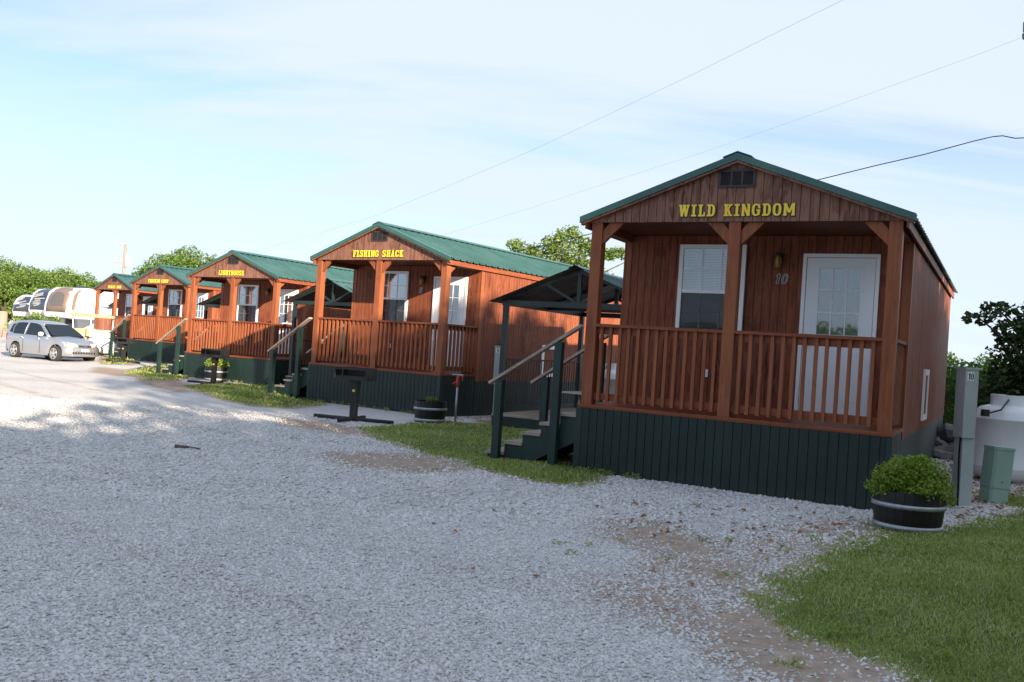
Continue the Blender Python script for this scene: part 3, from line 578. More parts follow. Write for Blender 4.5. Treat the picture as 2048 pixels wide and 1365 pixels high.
def make_cabin(num, label, text, su, pieces, glyph_ny):
    X, Y, th, z0 = CAB[num]
    c = thing('cabin', label, 'cabin', (X, Y, z0), th, 'wooden rental cabins in a row')
    SB = -1.25
    # green skirt
    full = lambda zb, zt: (lambda a, b: (zb, zb, zt, zt))
    bx('skirt_backing', 'green_skirt_paint', c, .012, -.002, SB, W-.012, PD+.2, -.05)
    siding(c, 'skirt_board', 'green_skirt_paint', full(SB, -.048), 'x', -.020, .04, W-.04, .018, pieces=pieces)
    bx('corner_trim', 'green_stair_paint', c, -.045, -.026, SB, .038, .02, -.052); bx('corner_trim', 'green_stair_paint', c, W-.036, -.026, SB, W+.028, .02, -.052)
    for (x, sg) in ((W+.004, -1), (-.004, 1)):
        siding(c, 'side_skirt', 'green_skirt_paint', full(SB, -.048), 'y', x, .03, PD, .012, sign_=sg)
        siding(c, 'side_skirt', 'green_skirt_paint', full(SB, -.10), 'y', x, PD, LN, .012, sign_=sg)
    bx('skirt_core', 'green_skirt_paint', c, .012, PD+.2, SB, W-.012, LN-.01, -.1)
    # porch floor
    nb = 9; wd = (PD+.03)/nb
    for k in range(nb): bx('floor_board', 'stained_rail', c, -.03, -.035+k*wd, -.030, W+.03, -.035+(k+1)*wd-.006, 0.0)
    bx('rim_board', 'stained_rail', c, -.022, -.029, -.046, W+.022, PD-.01, -.0305)
    # walls
    MB().prism([(.02, -.10), (W-.02, -.10), (W-.02, H+.015), (W/2, H+RR-.06), (.02, H+.015)], .038, 'y', PD+.012).build('front_wall', 'stained_siding', c)
    siding(c, 'siding_board', 'stained_siding', full(.002, H), 'x', PD, .095, W-.095, .013, pieces=pieces)
    bx('corner_board', 'stained_post', c, -.004, PD-.006, .002, .09, PD+.04, H); bx('corner_board', 'stained_post', c, W-.09, PD-.006, .002, W+.004, PD+.04, H)
    for (x, sg) in ((W+.012, -1), (-.012, 1)):
        siding(c, 'side_siding', 'stained_siding', full(-.14, H+.02), 'y', x, PD+.09, LN, .014, sign_=sg)
        y0 = sorted((x+sg*-.004, x+sg*.016)); bx('corner_board', 'stained_post', c, y0[0], PD-.012, -.145, y0[1], PD+.085, H+.02)
    bx('wall_core', 'stained_siding', c, .004, PD+.05, -.139, W-.004, LN-.01, H+.02)
    MB().prism([(0, -.14), (W, -.14), (W, H), (W/2, H+RR-.04), (0, H)], .02, 'y', LN-.006).build('rear_wall', 'stained_siding', c)
    # porch ceiling, beams
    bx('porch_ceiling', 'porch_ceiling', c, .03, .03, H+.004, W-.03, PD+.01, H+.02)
    for x in (.012, W-.102): bx('porch_beam', 'stained_rail', c, x, .145, H-.09, x+.09, PD-.008, H+.003)
    # posts, braces
    for u in (.002, W/2-.075, W-.142): post(c, u, .001)
    def brace(u, s, v=.03): MB().prism([(u, 2.03), (u, 2.20), (u+s*.085, H-.003), (u+s*.27, H-.003)], .055, 'y', v).build('brace', 'stained_post', c)
    brace(.143, 1); brace(W/2-.076, -1); brace(W/2+.066, 1); brace(W-.143, -1)
    for x in (.035, W-.09): MB().prism([(.142, 2.03), (.142, 2.20), (.225, H-.092), (.36, H-.092)], .055, 'x', x).build('brace', 'stained_post', c)
    # railings
    for (a, b) in ((.143, W/2-.076), (W/2+.066, W-.143)):
        bx('top_rail', 'stained_rail', c, a, .0, .985, b, .10, 1.022); bx('sub_rail', 'stained_rail', c, a, .062, .895, b, .098, .984); bx('bottom_rail', 'stained_rail', c, a, .062, .06, b, .098, .148)
        n = 13; st = (b-a)/(n+.3)
        for k in range(n): x = a+st*(k+.45)+random.uniform(-.004, .004); bx('baluster', 'stained_post', c, x, .022, .045, x+.040, .0605, .984)
    x0 = W-.10
    bx('top_rail', 'stained_rail', c, x0-.0, .142, .985, x0+.10, PD-.007, 1.022); bx('sub_rail', 'stained_rail', c, x0, .142, .895, x0+.036, PD-.007, .984); bx('bottom_rail', 'stained_rail', c, x0, .142, .06, x0+.036, PD-.007, .148)
    for k in range(8): y = .18+k*.128; bx('baluster', 'stained_post', c, x0+.038, y, .045, x0+.078, y+.04, .984)
    # gable
    sl_ = (RR-.03)/(W/2)
    MB().prism([(.0, H+.002), (W, H+.002), (W, H+.02), (W/2, H+RR-.05), (0, H+.02)], .02, 'y', .004).build('gable_backing', 'gable_siding', c)
    gf = lambda a, b: (H, H, roofz(a)-.012, roofz(b)-.012)
    t = 0.0
    while t < W-.02:
        t1 = min(t+.107-.008, W)
        pts = [(t, H), (t1, H), (t1, roofz(t1)-.012)]+([(W/2, roofz(W/2)-.012)] if t < W/2 < t1 else [])+[(t, roofz(t)-.012)]
        if pieces: MB().prism(pts, .018, 'y', -.016).build('gable_board', 'gable_siding', c)
        else:
            if t == 0: acc = MB()
            acc.prism(pts, .018, 'y', -.016)
        t += .107
    if not pieces: acc.build('gable_board', 'gable_siding', c, stuff=True)
    make_vent(c); sign(text, c, su[0], su[1], 2.362, .142, -.018, glyph_ny)
    # roof: ribbed metal sheets
    zr, ze = H+RR+.012, H+EV-.055; rise = (zr-ze)/(W/2+OS)
    for side in (-1, 1):
        y = -OV; k = 0
        while y < LN+OV-.05:
            y1 = min(y+.915, LN+OV); prof = []; yy = y
            while yy < y1-.01:
                prof += [(yy, .0), (min(yy+.085, y1), .0), (min(yy+.104, y1), .030), (min(yy+.124, y1), .030), (min(yy+.143, y1), 0)]; yy += .2286
            prof.append((y1-.001, 0)); vs = []
            for (py_, hz) in prof:
                vs += [(W/2+side*.004, py_, zr+hz), (W/2+side*(W/2+OS+.03), py_, ze+hz-.03*rise), (W/2+side*(W/2+OS+.03), py_, ze+hz-.03*rise-.004), (W/2+side*.004, py_, zr+hz-.004)]
            n = len(prof); fs = []
            for i in range(n-1):
                for q in range(4): fs.append((i*4+q, (i+1)*4+q, (i+1)*4+(q+1) % 4, i*4+(q+1) % 4))
            MB().add(vs, fs).build('roof_panel', 'roof_green', c); y += .915; k += 1
        # fascia under the eave and rake trim
        xa = W/2+side*(W/2+OS-.055); xb = W/2+side*(W/2+OS-.03); xa, xb = min(xa, xb), max(xa, xb)
        bx('fascia', 'stained_rail', c, xa, -OV+.012, ze-.125, xb, LN+OV, ze-.022)
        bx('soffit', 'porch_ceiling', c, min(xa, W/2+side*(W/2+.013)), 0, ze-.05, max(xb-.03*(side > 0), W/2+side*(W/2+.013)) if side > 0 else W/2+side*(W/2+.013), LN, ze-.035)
        def pt(d, h_): return (W/2+side*d, zr-d*rise+h_)
        a_, b_ = pt(0, .035), pt(W/2+OS+.035, .035); c_, d_ = pt(W/2+OS+.035, -.045), pt(0, -.045)
        MB().prism([a_, b_, c_, d_], .022, 'y', -OV-.022).build('rake_trim', 'trim_green', c)
        MB().prism([pt(0, .033), pt(W/2+OS+.035, .033), pt(W/2+OS+.035, .026), pt(0, .026)], .13, 'y', -OV).build('rake_trim', 'trim_green', c)
        MB().prism([pt(0, -.047), pt(W/2+OS+.02, -.047), pt(W/2+OS+.02, -.075), pt(0, -.075)], OV-.005, 'y', -OV-.006).build('rake_board', 'gable_siding', c)
        MB().prism([pt(0, .056), pt(.17, .056), pt(.17, .045), pt(0, .045)], LN+2*OV+.05, 'y', -OV-.028).build('ridge_cap', 'trim_green', c)
    make_window(c, .787, 1.68, .98, 2.18, PD-.001); make_door(c, 2.40, 3.31, .05, 2.075, PD-.001)
    bx('door_sill', 'galvanised', c, 2.38, PD-.06, .003, 3.33, PD-.002, .045)
    make_lamp(c, 2.10, 2.0, PD)
    bx('outlet_cover', 'white_vinyl', c, 1.20, PD-.016, .43, 1.265, PD-.001, .53)
    hx = W+.013; hb = MB().box(hx, 3.85, -.02, hx+.03, 3.94, .73).box(hx, 4.55, -.02, hx+.03, 4.64, .73).box(hx, 3.94, .64, hx+.03, 4.55, .73).box(hx, 3.94, -.02, hx+.03, 4.55, .06).build('side_hatch', 'white_vinyl', c)
    bx('hatch_panel', 'stained_siding', hb, hx+.001, 3.94, .06, hx+.012, 4.55, .64)
    return c
LBL = {10: 'largest nearest wooden cabin with green skirt and number 10 beside its white door', 9: 'second nearest wooden cabin, behind the park grill and red topped hydrant',
       8: 'middle wooden cabin of the row, behind the potted bush and black grill', 7: 'fourth wooden cabin of the row, its skirt partly hidden by a dark stair', 6: 'farthest wooden cabin of the row, behind the golf cart'}
TXT = {10: ('WILD KINGDOM', (1.14, 2.51)), 9: ('FISHING SHACK', (1.09, 2.50)), 8: ('LIGHTHOUSE', (1.235, 2.30)), 7: ('CHICKEN COOP', (1.06, 2.39)), 6: ('BEARS DEN', (1.21, 2.46))}
cabs = {n: make_cabin(n, LBL[n], *TXT[n], pieces=(n == 10), glyph_ny=44 if n > 8 else 26) for n in (10, 9, 8, 7, 6)}
for n, u in ((10, 2.04), (9, 1.98)):     # numbers fixed beside the doors
    for ch in ('10' if n == 10 else '9'):
        wd_, mk = glyph_mask(ch); ring = mk & ~np.roll(mk, 2, 0) | mk & ~np.roll(mk, -2, 0) | mk & ~np.roll(mk, 2, 1) | mk & ~np.roll(mk, -2, 1)
        mask_mesh(ring, u, 1.685 if n == 10 else 1.70, .13, PD-.012, PD-.001, shear=.18).build('number', 'number_silver', cabs[n]); u += .085

# ------------------------------------------------------------------ stairs, canopies, decks
def make_stairs(label, n):
    X, Y, th, z0 = CAB[n]; s = thing('stairs', label, 'stairs', (X, Y, z0), th, 'wooden porch stairs with handrails')
    V0, V1 = -.02, 1.10
    for k in range(5):
        u0 = -1.345+.262*k; z = -.735+.148*k; bx('tread', 'weathered_wood', s, u0, V0+.01, z-.038, u0+.285, V1, z)
        bx('riser', 'green_stair_paint', s, u0+.03, V0+.035, z-.150, u0+.05, V1-.03, z-.039)
    for v in (V0+.03, V1-.07):
        MB().prism([(-1.02, -.95), (-.87, -.93), (-.05, -.50), (-.05, -.19), (-.275, -.19), (-.275, -.34), (-.54, -.34), (-.54, -.486), (-.80, -.486), (-.80, -.635), (-1.06, -.635), (-1.06, -.78), (-1.31, -.78), (-1.31, -1.0)], .04, 'y', v+.003).build('stringer', 'green_stair_paint', s)
    for (u, v, zt, zb) in ((-1.19, V0-.10, .22, -1.25), (-.36, V0-.10, .76, -1.25), (-1.12, V1+.005, .26, -1.25), (-.29, V1+.005, .80, -1.25)):
        bx('post', 'green_stair_paint', s, u, v, zb, u+.10, v+.09, zt)
    for v in (V0-.055, V1+.05): MB().bar((-1.29, v, .165), (-.012 if v < 1 else -.04, v, .985), .10, .036).build('handrail', 'weathered_wood', s)
    return s
make_stairs('dark green stairs with grey wooden treads beside the nearest cabin', 10)
make_stairs('dark green stairs with thin handrail against the left side of the second nearest cabin', 9)
make_stairs('dark green stairs at the left end of the middle cabin', 8)
make_stairs('dark green stairs at the left end of the fourth cabin, right of the golf cart', 7)
def make_canopy(label, n, u0, v0, wd, dp, zb, rise, gr):
    X, Y, th, z0 = CAB[n]; c = thing('canopy', label, 'canopy', (X, Y, z0), th, 'dark metal gable canopies between the cabins')
    u1, v1 = u0+wd, v0+dp; um = (u0+u1)/2
    for (u, v) in ((u0, v0), (u1-.09, v0), (u0, v1-.09), (u1-.09, v1-.09)): bx('post', 'canopy_metal', c, u, v, -1.1, u+.09, v+.09, zb-.10)
    for v in (v0, v1-.09): MB().box(u0-.02, v, zb-.10, u1+.02, v+.08, zb).build('beam', 'canopy_metal', c)
    for u in (u0, u1-.09): bx('beam', 'canopy_metal', c, u+.004, v0+.081, zb-.10, u+.084, v1-.091, zb-.003)
    for v in (v0+.005, (v0+v1)/2, v1-.085):
        tr = MB().bar((u0-.05, v+.035, zb+.02), (um, v+.035, zb+rise-.03), .06, .08).bar((u1+.05, v+.036, zb+.02), (um, v+.036, zb+rise-.03), .06, .08)
        tr.bar((um, v+.034, zb-.0), (um, v+.034, zb+rise-.06), .06, .07, (1, 0, 0))
        if v != v0+.005: tr.bar((u0, v+.033, zb-.04), (u1, v+.033, zb-.04), .05, .06)
        tr.bar((um-.05, v+.033, zb+.0), (um-wd*.22, v+.033, zb+rise*.54), .045, .05).bar((um+.05, v+.033, zb+.0), (um+wd*.22, v+.033, zb+rise*.54), .045, .05)
        tr.build('truss', 'canopy_metal', c)
    sl_ = rise/(wd/2)
    for sd in (-1, 1):
        y = v0-.22
        while y < v1+.2:
            y1 = min(y+.915, v1+.22); vs = []; prof = []; yy = y
            while yy < y1-.01: prof += [(yy, 0), (min(yy+.09, y1), 0), (min(yy+.11, y1), .02), (min(yy+.14, y1), 0)]; yy += .2286
            prof.append((y1-.001, 0)); e = wd/2+.2
            mb = MB()
            for (py_, hz) in prof: vs += [(um+sd*.003, py_, zb+rise+.03+hz), (um+sd*e, py_, zb+rise+.03-e*sl_+hz), (um+sd*e, py_, zb+rise+.026-e*sl_+hz), (um+sd*.003, py_, zb+rise+.026+hz)]
            k = len(prof); mb.mat('roof_green').add(vs, [(i*4, i*4+4, i*4+5, i*4+1) for i in range(k-1)]); mb.mat('roof_underside').add(vs, [(i*4+2, i*4+6, i*4+7, i*4+3) for i in range(k-1)])
            mb.build('roof_panel', None, c); y += .915
    MB().prism([(um-.14, zb+rise+.055-.14*sl_), (um, zb+rise+.06), (um+.14, zb+rise+.055-.14*sl_), (um+.14, zb+rise+.048-.14*sl_), (um, zb+rise+.053), (um-.14, zb+rise+.048-.14*sl_)], dp+.46, 'y', v0-.23).build('ridge_cap', 'roof_green', c)
    return c
def make_deck(label, n, u0, v0, u1, v1, z):
    X, Y, th, z0 = CAB[n]; d = thing('deck', label, 'deck', (X, Y, z0), th, 'low wooden decks under the canopies')
    y = v0; 
    while y < v1-.05: bx('deck_board', 'weathered_wood', d, u0, y, z-.035, u1, min(y+.134, v1), z); y += .14
    MB().box(u0+.01, v0+.012, -1.1, u1-.01, v0+.05, z-.036).box(u0+.012, v0+.051, -1.1, u0+.05, v1-.02, z-.036).box(u1-.05, v0+.051, z-.25, u1-.012, v1-.02, z-.036).build('fascia', 'green_skirt_paint', d)
    return d
def make_railing(label, n, u, v0, v1, zb, zt):
    X, Y, th, z0 = CAB[n]; r_ = thing('metal_railing', label, 'railing', (X, Y, z0), th, 'black metal railings on the decks')
    bx('top_rail', 'black_iron', r_, u-.018, v0, zt-.03, u+.018, v1, zt); bx('bottom_rail', 'black_iron', r_, u-.012, v0, zb, u+.012, v1, zb+.025)
    y = v0+.06
    while y < v1-.03: MB().box(u-.008, y, zb+.026, u+.008, y+.016, zt-.031).build('baluster', 'black_iron', r_); y += .115
make_canopy('dark metal gable canopy nearest the camera, over the deck left of the nearest cabin', 10, -3.62, 4.35, 3.05, 3.6, 1.53, .60, 1)
make_deck('low grey plank deck behind the nearest stairs', 10, -3.55, 4.05, -.35, 8.1, -.58)
make_railing('black metal railing along the deck by the nearest canopy', 10, -3.56, 4.45, 7.9, -.47, .44)
make_canopy('dark metal gable canopy in front of the middle cabin door', 9, -4.50, 3.60, 3.0, 3.6, 1.55, .58, 1)
make_deck('low grey plank deck left of the second nearest cabin', 9, -4.4, 3.4, -.35, 7.3, -.58)
make_railing('black metal railing in front of the grey cabinet by the middle cabin', 9, -4.44, 3.7, 7.1, -.47, .44)
make_canopy('dark metal gable canopy left of the middle cabin, only its corner showing', 8, -3.45, 3.5, 3.0, 3.4, 1.60, .55, 1)
make_canopy('dark metal gable canopy seen through the fourth cabin porch', 7, -3.9, 3.3, 3.0, 3.4, 1.62, .55, 1)
make_canopy('farthest dark metal gable canopy, seen through the farthest cabin porch', 6, -4.6, 3.3, 3.0, 3.4, 1.60, .55, 1)
# picnic table under the nearest canopy
X, Y, th, z0 = CAB[10]
pt_ = thing('picnic_table', 'grey metal topped pedestal table on the deck behind the nearest stairs', 'table', (*cw(10, -1.75, 5.3), z0-.58), th)
for k in range(4): bx('top_slat', 'galvanised', pt_, -.85, -.30+k*.155, .44, .85, -.155+k*.155, .47)
for x in (-.6, .6): MB().tube([(x, 0, 0), (x, 0, .44)], .03, 10).build('leg', 'galvanised', pt_, True)
MB().box(-.62, -.02, .40, .62, .02, .438).build('frame', 'galvanised', pt_)
gc = thing('grey_cabinet', 'grey metal cabinet behind the railing beside the middle cabin', 'cabinet', (*cw(8, 3.95, 2.9), .0), CAB[8][2])
bx('cabinet_body', 'pedestal_grey', gc, 0, 0, -.1, .5, .8, 1.35); bx('cabinet_door', 'pedestal_grey', gc, .03, -.02, .1, .47, -.001, 1.25); bx('cabinet_cap', 'galvanised', gc, -.02, -.04, 1.351, .52, .82, 1.38)

# ------------------------------------------------------------------ planters, grills, hydrant, pedestals, tanks
def leaves(name, pts, size, parent, material, normal_up=.3, aspect=.55, seed=0):
    n = len(pts); r = np.random.default_rng(seed); s = size*r.uniform(.6, 1.3, n)
    nrm = r.normal(size=(n, 3)); nrm[:, 2] = np.abs(nrm[:, 2])+normal_up; nrm /= np.linalg.norm(nrm, axis=1)[:, None]
    a_ = np.cross(nrm, r.normal(size=(n, 3))); a_ /= np.linalg.norm(a_, axis=1)[:, None]; b_ = np.cross(nrm, a_)
    a_ = a_*s[:, None]*.5; b_ = b_*(s*aspect)[:, None]*.5; bend = nrm*(s*.12)[:, None]
    V = np.stack([pts-a_, pts-b_+bend*.6, pts+a_-bend, pts+b_+bend*.6], 1).reshape(-1, 3)
    F = np.arange(n*4).reshape(n, 4)
    return npmesh(name, V, F, material, parent)
def blob_pts(blobs, n, shell=.55, seed=0):
    r = np.random.default_rng(seed); b = np.array([x[:3] for x in blobs], float); rad = np.array([x[3] if hasattr(x[3], '__len__') else (x[3],)*3 for x in blobs], float)
    wt = (rad.prod(1))**(.72); k = r.choice(len(blobs), n, p=wt/wt.sum()); d = r.normal(size=(n, 3)); d /= np.linalg.norm(d, axis=1)[:, None]
    rr = shell+(1-shell)*r.random(n)**.7; rr *= 1+.10*np.sin(d[:, 0]*7+k)*np.sin(d[:, 1]*6+k*2)*1.0
    return b[k]+d*rad[k]*rr[:, None]
def make_barrel(label, loc, r0, r1, h, rz=0):
    b = thing('barrel_planter', label, 'planter', loc, rz, 'half barrel planters')
    n = 24
    for k in range(n):
        a0, a1 = 6.28318*k/n+.005, 6.28318*(k+1)/n-.005; vs = []
        for (r, z) in ((r0, 0), (r0+(r1-r0)*.6, h*.35), (r1, h*.72), (r1-.006, h)):
            for a_ in (a0, a1): vs += [(r*math.cos(a_), r*math.sin(a_), z), ((r-.03)*math.cos(a_), (r-.03)*math.sin(a_), z)]
        fs = []
        for i in range(3): o = i*4; fs += [(o, o+2, o+6, o+4), (o+1, o+5, o+7, o+3), (o, o+4, o+5, o+1), (o+2, o+3, o+7, o+6)]
        fs += [(12, 14, 15, 13), (0, 1, 3, 2)]; MB().add(vs, fs).build('stave', 'barrel_black', b)
    for (z, hh, rr) in ((h*.13, h*.13, r0+(r1-r0)*.25), (h*.66, h*.11, r1-.004)):
        MB().lathe([(rr, z-hh/2), (rr+.012, z-hh/2), (rr+.014, z+hh/2), (rr, z+hh/2)], n=36, cap=False).build('hoop', 'galvanised', b, True)
    MB().lathe([(.001, h*.84), (r1-.035, h*.82)], n=24, cap=False).build('soil', 'soil', b)
    return b
b10 = Vector((3.94, 8.93, 0)); b10.z = gz(b10.x, b10.y)+.0
make_barrel('large black half barrel planter holding a full leafy bush at the right cabin corner', b10, .295, .328, .385)
bush = thing('potted_bush', 'dense light green leafy bush in the large right half barrel', 'bush', (b10.x, b10.y, b10.z+.33))
bl = [(-.18, -.05, .18, (.26, .24, .19)), (.10, -.05, .22, (.27, .26, .22)), (.26, .02, .12, (.22, .22, .17)), (0, .12, .24, (.24, .22, .18)), (-.30, 0, .08, (.16, .2, .12)), (.06, -.22, .08, (.26, .17, .14)), (.34, -.08, .02, (.13, .16, .12)), (.13, .05, .34, (.12, .12, .1))]
leaves('foliage', blob_pts([(a_*.9, b_*.9, c_*.92, tuple(q*.9 for q in d_)) for a_, b_, c_, d_ in bl], 8000, .35, 3), .036, bush, 'leaf_bush', seed=4)
tw = MB()
for k in range(16): an = k*.79; tw.tube([(0, 0, -.05), (.14*math.cos(an), .12*math.sin(an), .12), (.32*math.cos(an), .26*math.sin(an), .2+.1*math.sin(k*3))], [.008, .006, .003], 5)
tw.build('twig', 'bark', bush)
b9 = G(858, 846); b9 = Vector((b9.x, b9.y+.1, float(gz(b9.x, b9.y)))); make_barrel('nearly empty black half barrel planter near the red topped hydrant', b9, .27, .305, .40, .4)
sp_ = thing('small_plant', 'small pale yellow green plant in the nearly empty half barrel', 'plant', (b9.x, b9.y, b9.z+.33))
leaves('foliage', blob_pts([(0, 0, .08, (.12, .10, .08))], 260, .2, 5), .05, sp_, 'leaf_light', seed=6); MB().tube([(0, 0, 0), (.02, 0, .1)], .006, 5).build('stem', 'bark', sp_)
b8 = G(431, 762); make_barrel('black half barrel planter with a bush before the middle cabin skirt', b8, .29, .32, .42, .2)
bu8 = thing('potted_bush', 'rounded bright green bush in the half barrel before the middle cabin', 'bush', (b8.x, b8.y, b8.z+.38))
leaves('foliage', blob_pts([(-.1, 0, .12, (.24, .22, .17)), (.14, 0, .12, (.22, .22, .17))], 1800, .4, 8), .05, bu8, 'leaf_bush', seed=9); MB().tube([(0, 0, -.05), (.02, 0, .15)], .01, 5).build('stem', 'bark', bu8)

def make_grill(label, loc, rz, sh=1.0):
    g = thing('park_grill', label, 'grill', loc, rz, 'black pedestal barbecue grills')
    w_, d_, h0, h1 = .30, .22, .74, .96
    fb = MB().box(-w_, -d_, h0, w_, d_, h0+.012).box(-w_, d_-.01, h0+.013, w_, d_, h1).box(-w_, -d_, h0+.013, -w_+.01, d_-.011, h1).box(w_-.01, -d_, h0+.013, w_, d_-.011, h1).box(-w_+.011, -d_, h0+.013, w_-.011, -d_+.01, h0+.075)
    fb.box(-.16, -d_-.012, h0+.02, -.14, -d_-.001, h1).box(-w_-.005, -d_-.004, h1-.012, w_+.005, -d_+.012, h1-.002).build('firebox', 'black_iron', g)
    gr_ = MB()
    for k in range(14): x = -w_+.03+k*.0415; gr_.box(x, -d_+.012, h1-.03, x+.01, d_-.012, h1-.02)
    gr_.box(-w_+.011, -d_-.02, h1-.035, w_-.011, -d_-.008, h1-.022); gr_.build('grate', 'black_iron', g)
    MB().tube([(-w_-.0, -.1, h1-.12), (-w_-.06, -.1, h1-.12), (-w_-.06, -.1, h0+.02)], .008, 6).build('handle', 'galvanised', g)
    MB().box(-.055, -.055, .02, .055, .055, .60).build('post', 'black_iron', g)
    MB().box(-.07, -.07, .60, .07, .07, .735).build('collar', 'black_iron', g)
    MB().box(-.025, -.0575, .53, .025, -.0552, .57).build('sticker', 'letter_yellow', g)
    MB().tube([(-.78, .0, .045), (.78, .0, .045)], .032, 10).build('base_pipe', 'black_iron', g, True)
    MB().tube([(.0, -.55, .05), (.0, .45, .05)], .034, 10).build('base_pipe', 'black_iron', g, True)
    return g
g9 = G(706, 843); gr9 = make_grill('black park grill on a cross shaped pipe base before the second nearest cabin', g9, -.30)
g8 = G(431, 769); dup(gr9, (g8.x+.02, g8.y-.25, g8.z), -.25, 'black park grill standing in front of the potted bush by the middle cabin')
g7 = G(246, 726); dup(gr9, (g7.x, g7.y, g7.z), -.3, 'farthest black park grill, beside the golf cart and the fourth cabin')

hy = G(910, 846); hd = thing('yard_hydrant', 'red headed yard hydrant on a thin galvanised pipe beside the barrel', 'hydrant', hy, -.3)
MB().tube([(0, 0, -.1), (0, 0, .72)], .02, 10).build('pipe', 'galvanised', hd, True)
MB().lathe([(.022, .68), (.034, .70), (.034, .80), (.028, .83), (.034, .86), (.02, .89)], n=12).tube([(0, 0, .77), (-.05, -.02, .765), (-.085, -.03, .73)], .016, 8).build('valve_head', 'red_enamel', hd, True)
MB().box(-.03, -.012, .885, .10, .012, .905).box(.085, -.011, .80, .10, .011, .884).build('lever', 'red_enamel', hd)
MB().box(-.12, -.02, .905, .10, .02, .925).build('handle', 'galvanised', hd)

def ped_post(label, loc, rz, txt, h=1.62):
    p_ = thing('utility_pedestal', label, 'utility pedestal', loc, rz, 'grey metal utility pedestals')
    MB().box(-.075, -.07, -.1, .075, .10, h-.02).build('post_body', 'pedestal_grey', p_)
    MB().box(-.105, -.10, h-.82, .045, -.071, h-.025).box(-.105, -.0705, h-.82, -.0755, .09, h-.025).build('meter_cover', 'pedestal_grey', p_)
    MB().box(-.115, -.11, h-.0245, .09, .11, h+.0).build('cap', 'pedestal_grey', p_)
    lb = bx('number_label', 'label_white', p_, -.085, -.1035, h-.155, -.005, -.1005, h-.055); u = -.080 if len(txt) == 2 else -.06
    for ch in txt:
        wd_, mk = glyph_mask(ch); mb = mask_mesh(mk, 0, h-.143, .076, -.106, -.1036); mb.v = [(u+p[0]*.75, p[1], p[2]) for p in mb.v]; mb.build('digit', 'letter_black', lb); u += .034
    s = MB()
    for (x, z) in ((-.09, h-.2), (.03, h-.2), (-.09, h-.75), (.03, h-.75), (0, .4), (.05, .8)): s.tube([(x, -.1005 if z > h-.8 else -.071, z), (x, -.104 if z > h-.8 else -.075, z)], .006, 6)
    s.build('screw', 'galvanised', p_); MB().tube([(-.088, -.04, h-.82), (-.095, -.045, .6), (-.078, -.05, .0)], .009, 6).build('cable', 'cable_black', p_)
q = G(1924, 1013); ped_post('tall pale grey metal utility pedestal with a white number 10 sticker', (q.x+.02, q.y+.06, q.z), .10, '10')
q = G(991, 836); ped_post('slim grey metal utility pedestal against the second nearest cabin side wall', (q.x, q.y, q.z), .0, '9', 1.53)
q = G(1993, 1008); tp = thing('telephone_pedestal', 'short pale green leaning utility box in front of the white tank', 'utility box', (q.x, q.y+.08, q.z), .25); tp.rotation_euler = (R_(1), R_(3.5), .25)
MB().prism([(-.115, -.10), (.115, -.10), (.135, -.07), (.135, .09), (-.135, .09), (-.135, -.07)], .22, 'z', -.03).build('lower_shell', 'utility_green', tp)
MB().prism([(-.120, -.108), (.120, -.108), (.141, -.075), (.141, .095), (-.141, .095), (-.141, -.075)], .46, 'z', .191).build('upper_shell', 'utility_green', tp)
MB().prism([(-.125, -.114), (.125, -.114), (.147, -.08), (.147, .10), (-.147, .10), (-.147, -.08)], .035, 'z', .652).build('cap', 'utility_green', tp)
MB().tube([(.0, -.108, .27), (.0, -.114, .27)], .014, 10).build('lock', 'galvanised', tp)

def make_tank(label, loc, r=.47, h=1.13):
    t = thing('propane_tank', label, 'propane tank', loc, 0, 'white upright propane tanks')
    prof = [(r*.55, .02), (r*.8, .05), (r*.95, .12), (r, .2), (r, .205), (r+.004, .21), (r+.004, .225), (r, .23), (r, h-.22), (r+.004, h-.215), (r+.004, h-.20), (r, h-.195), (r*.94, h-.11), (r*.78, h-.04), (r*.55, h-.005), (.01, h+.01)]
    MB().lathe(prof, n=48).build('tank_body', 'tank_white', t, True)
    MB().lathe([(r*.62, -.03), (r*.66, -.03), (r*.66, .05), (r*.62, .05)], n=32, cap=False).build('foot_ring', 'tank_white', t)
    cs = MB(); R0, R1 = .235, .228; n = 36; vs = []
    for k in range(n+1):
        a_ = 1.2+5.4*k/n
        for (r_, z) in ((R0, h-.045), (R0, h+.155), (R1, h+.155), (R1, h-.045)): vs.append((r_*math.cos(a_), r_*math.sin(a_), z))
    cs.add(vs, [(i*4+q_, i*4+4+q_, i*4+4+(q_+1) % 4, i*4+(q_+1) % 4) for i in range(n) for q_ in range(4)]+[(0, 1, 2, 3), (n*4+3, n*4+2, n*4+1, n*4)])
    cs.tube([(-.26, -.10, h-.03), (-.275, -.11, h+.06), (-.24, -.12, h+.06)], .008, 6); cs.build('collar', 'tank_white', t)
    v_ = MB().tube([(-.02, -.05, h), (-.02, -.05, h+.10)], .03, 10).tube([(-.02, -.05, h+.09), (-.12, -.24, h+.085), (-.32, -.42, h-.06), (-.48, -.38, h-.12)], .013, 8); v_.build('valve', 'black_plastic', t)
    MB().box(-.55, -.40, h-.17, -.47, -.30, h-.07).build('regulator', 'black_plastic', t)
    return t
tk = make_tank('big white upright propane tank at the right edge of the lawn', (7.44, 13.72, gz(7.4, 13.7)))
p9 = cw(10, -3.45, 9.2); dup(tk, (p9[0], p9[1], 0), .4, 'white upright tank seen through the nearest porch railing')

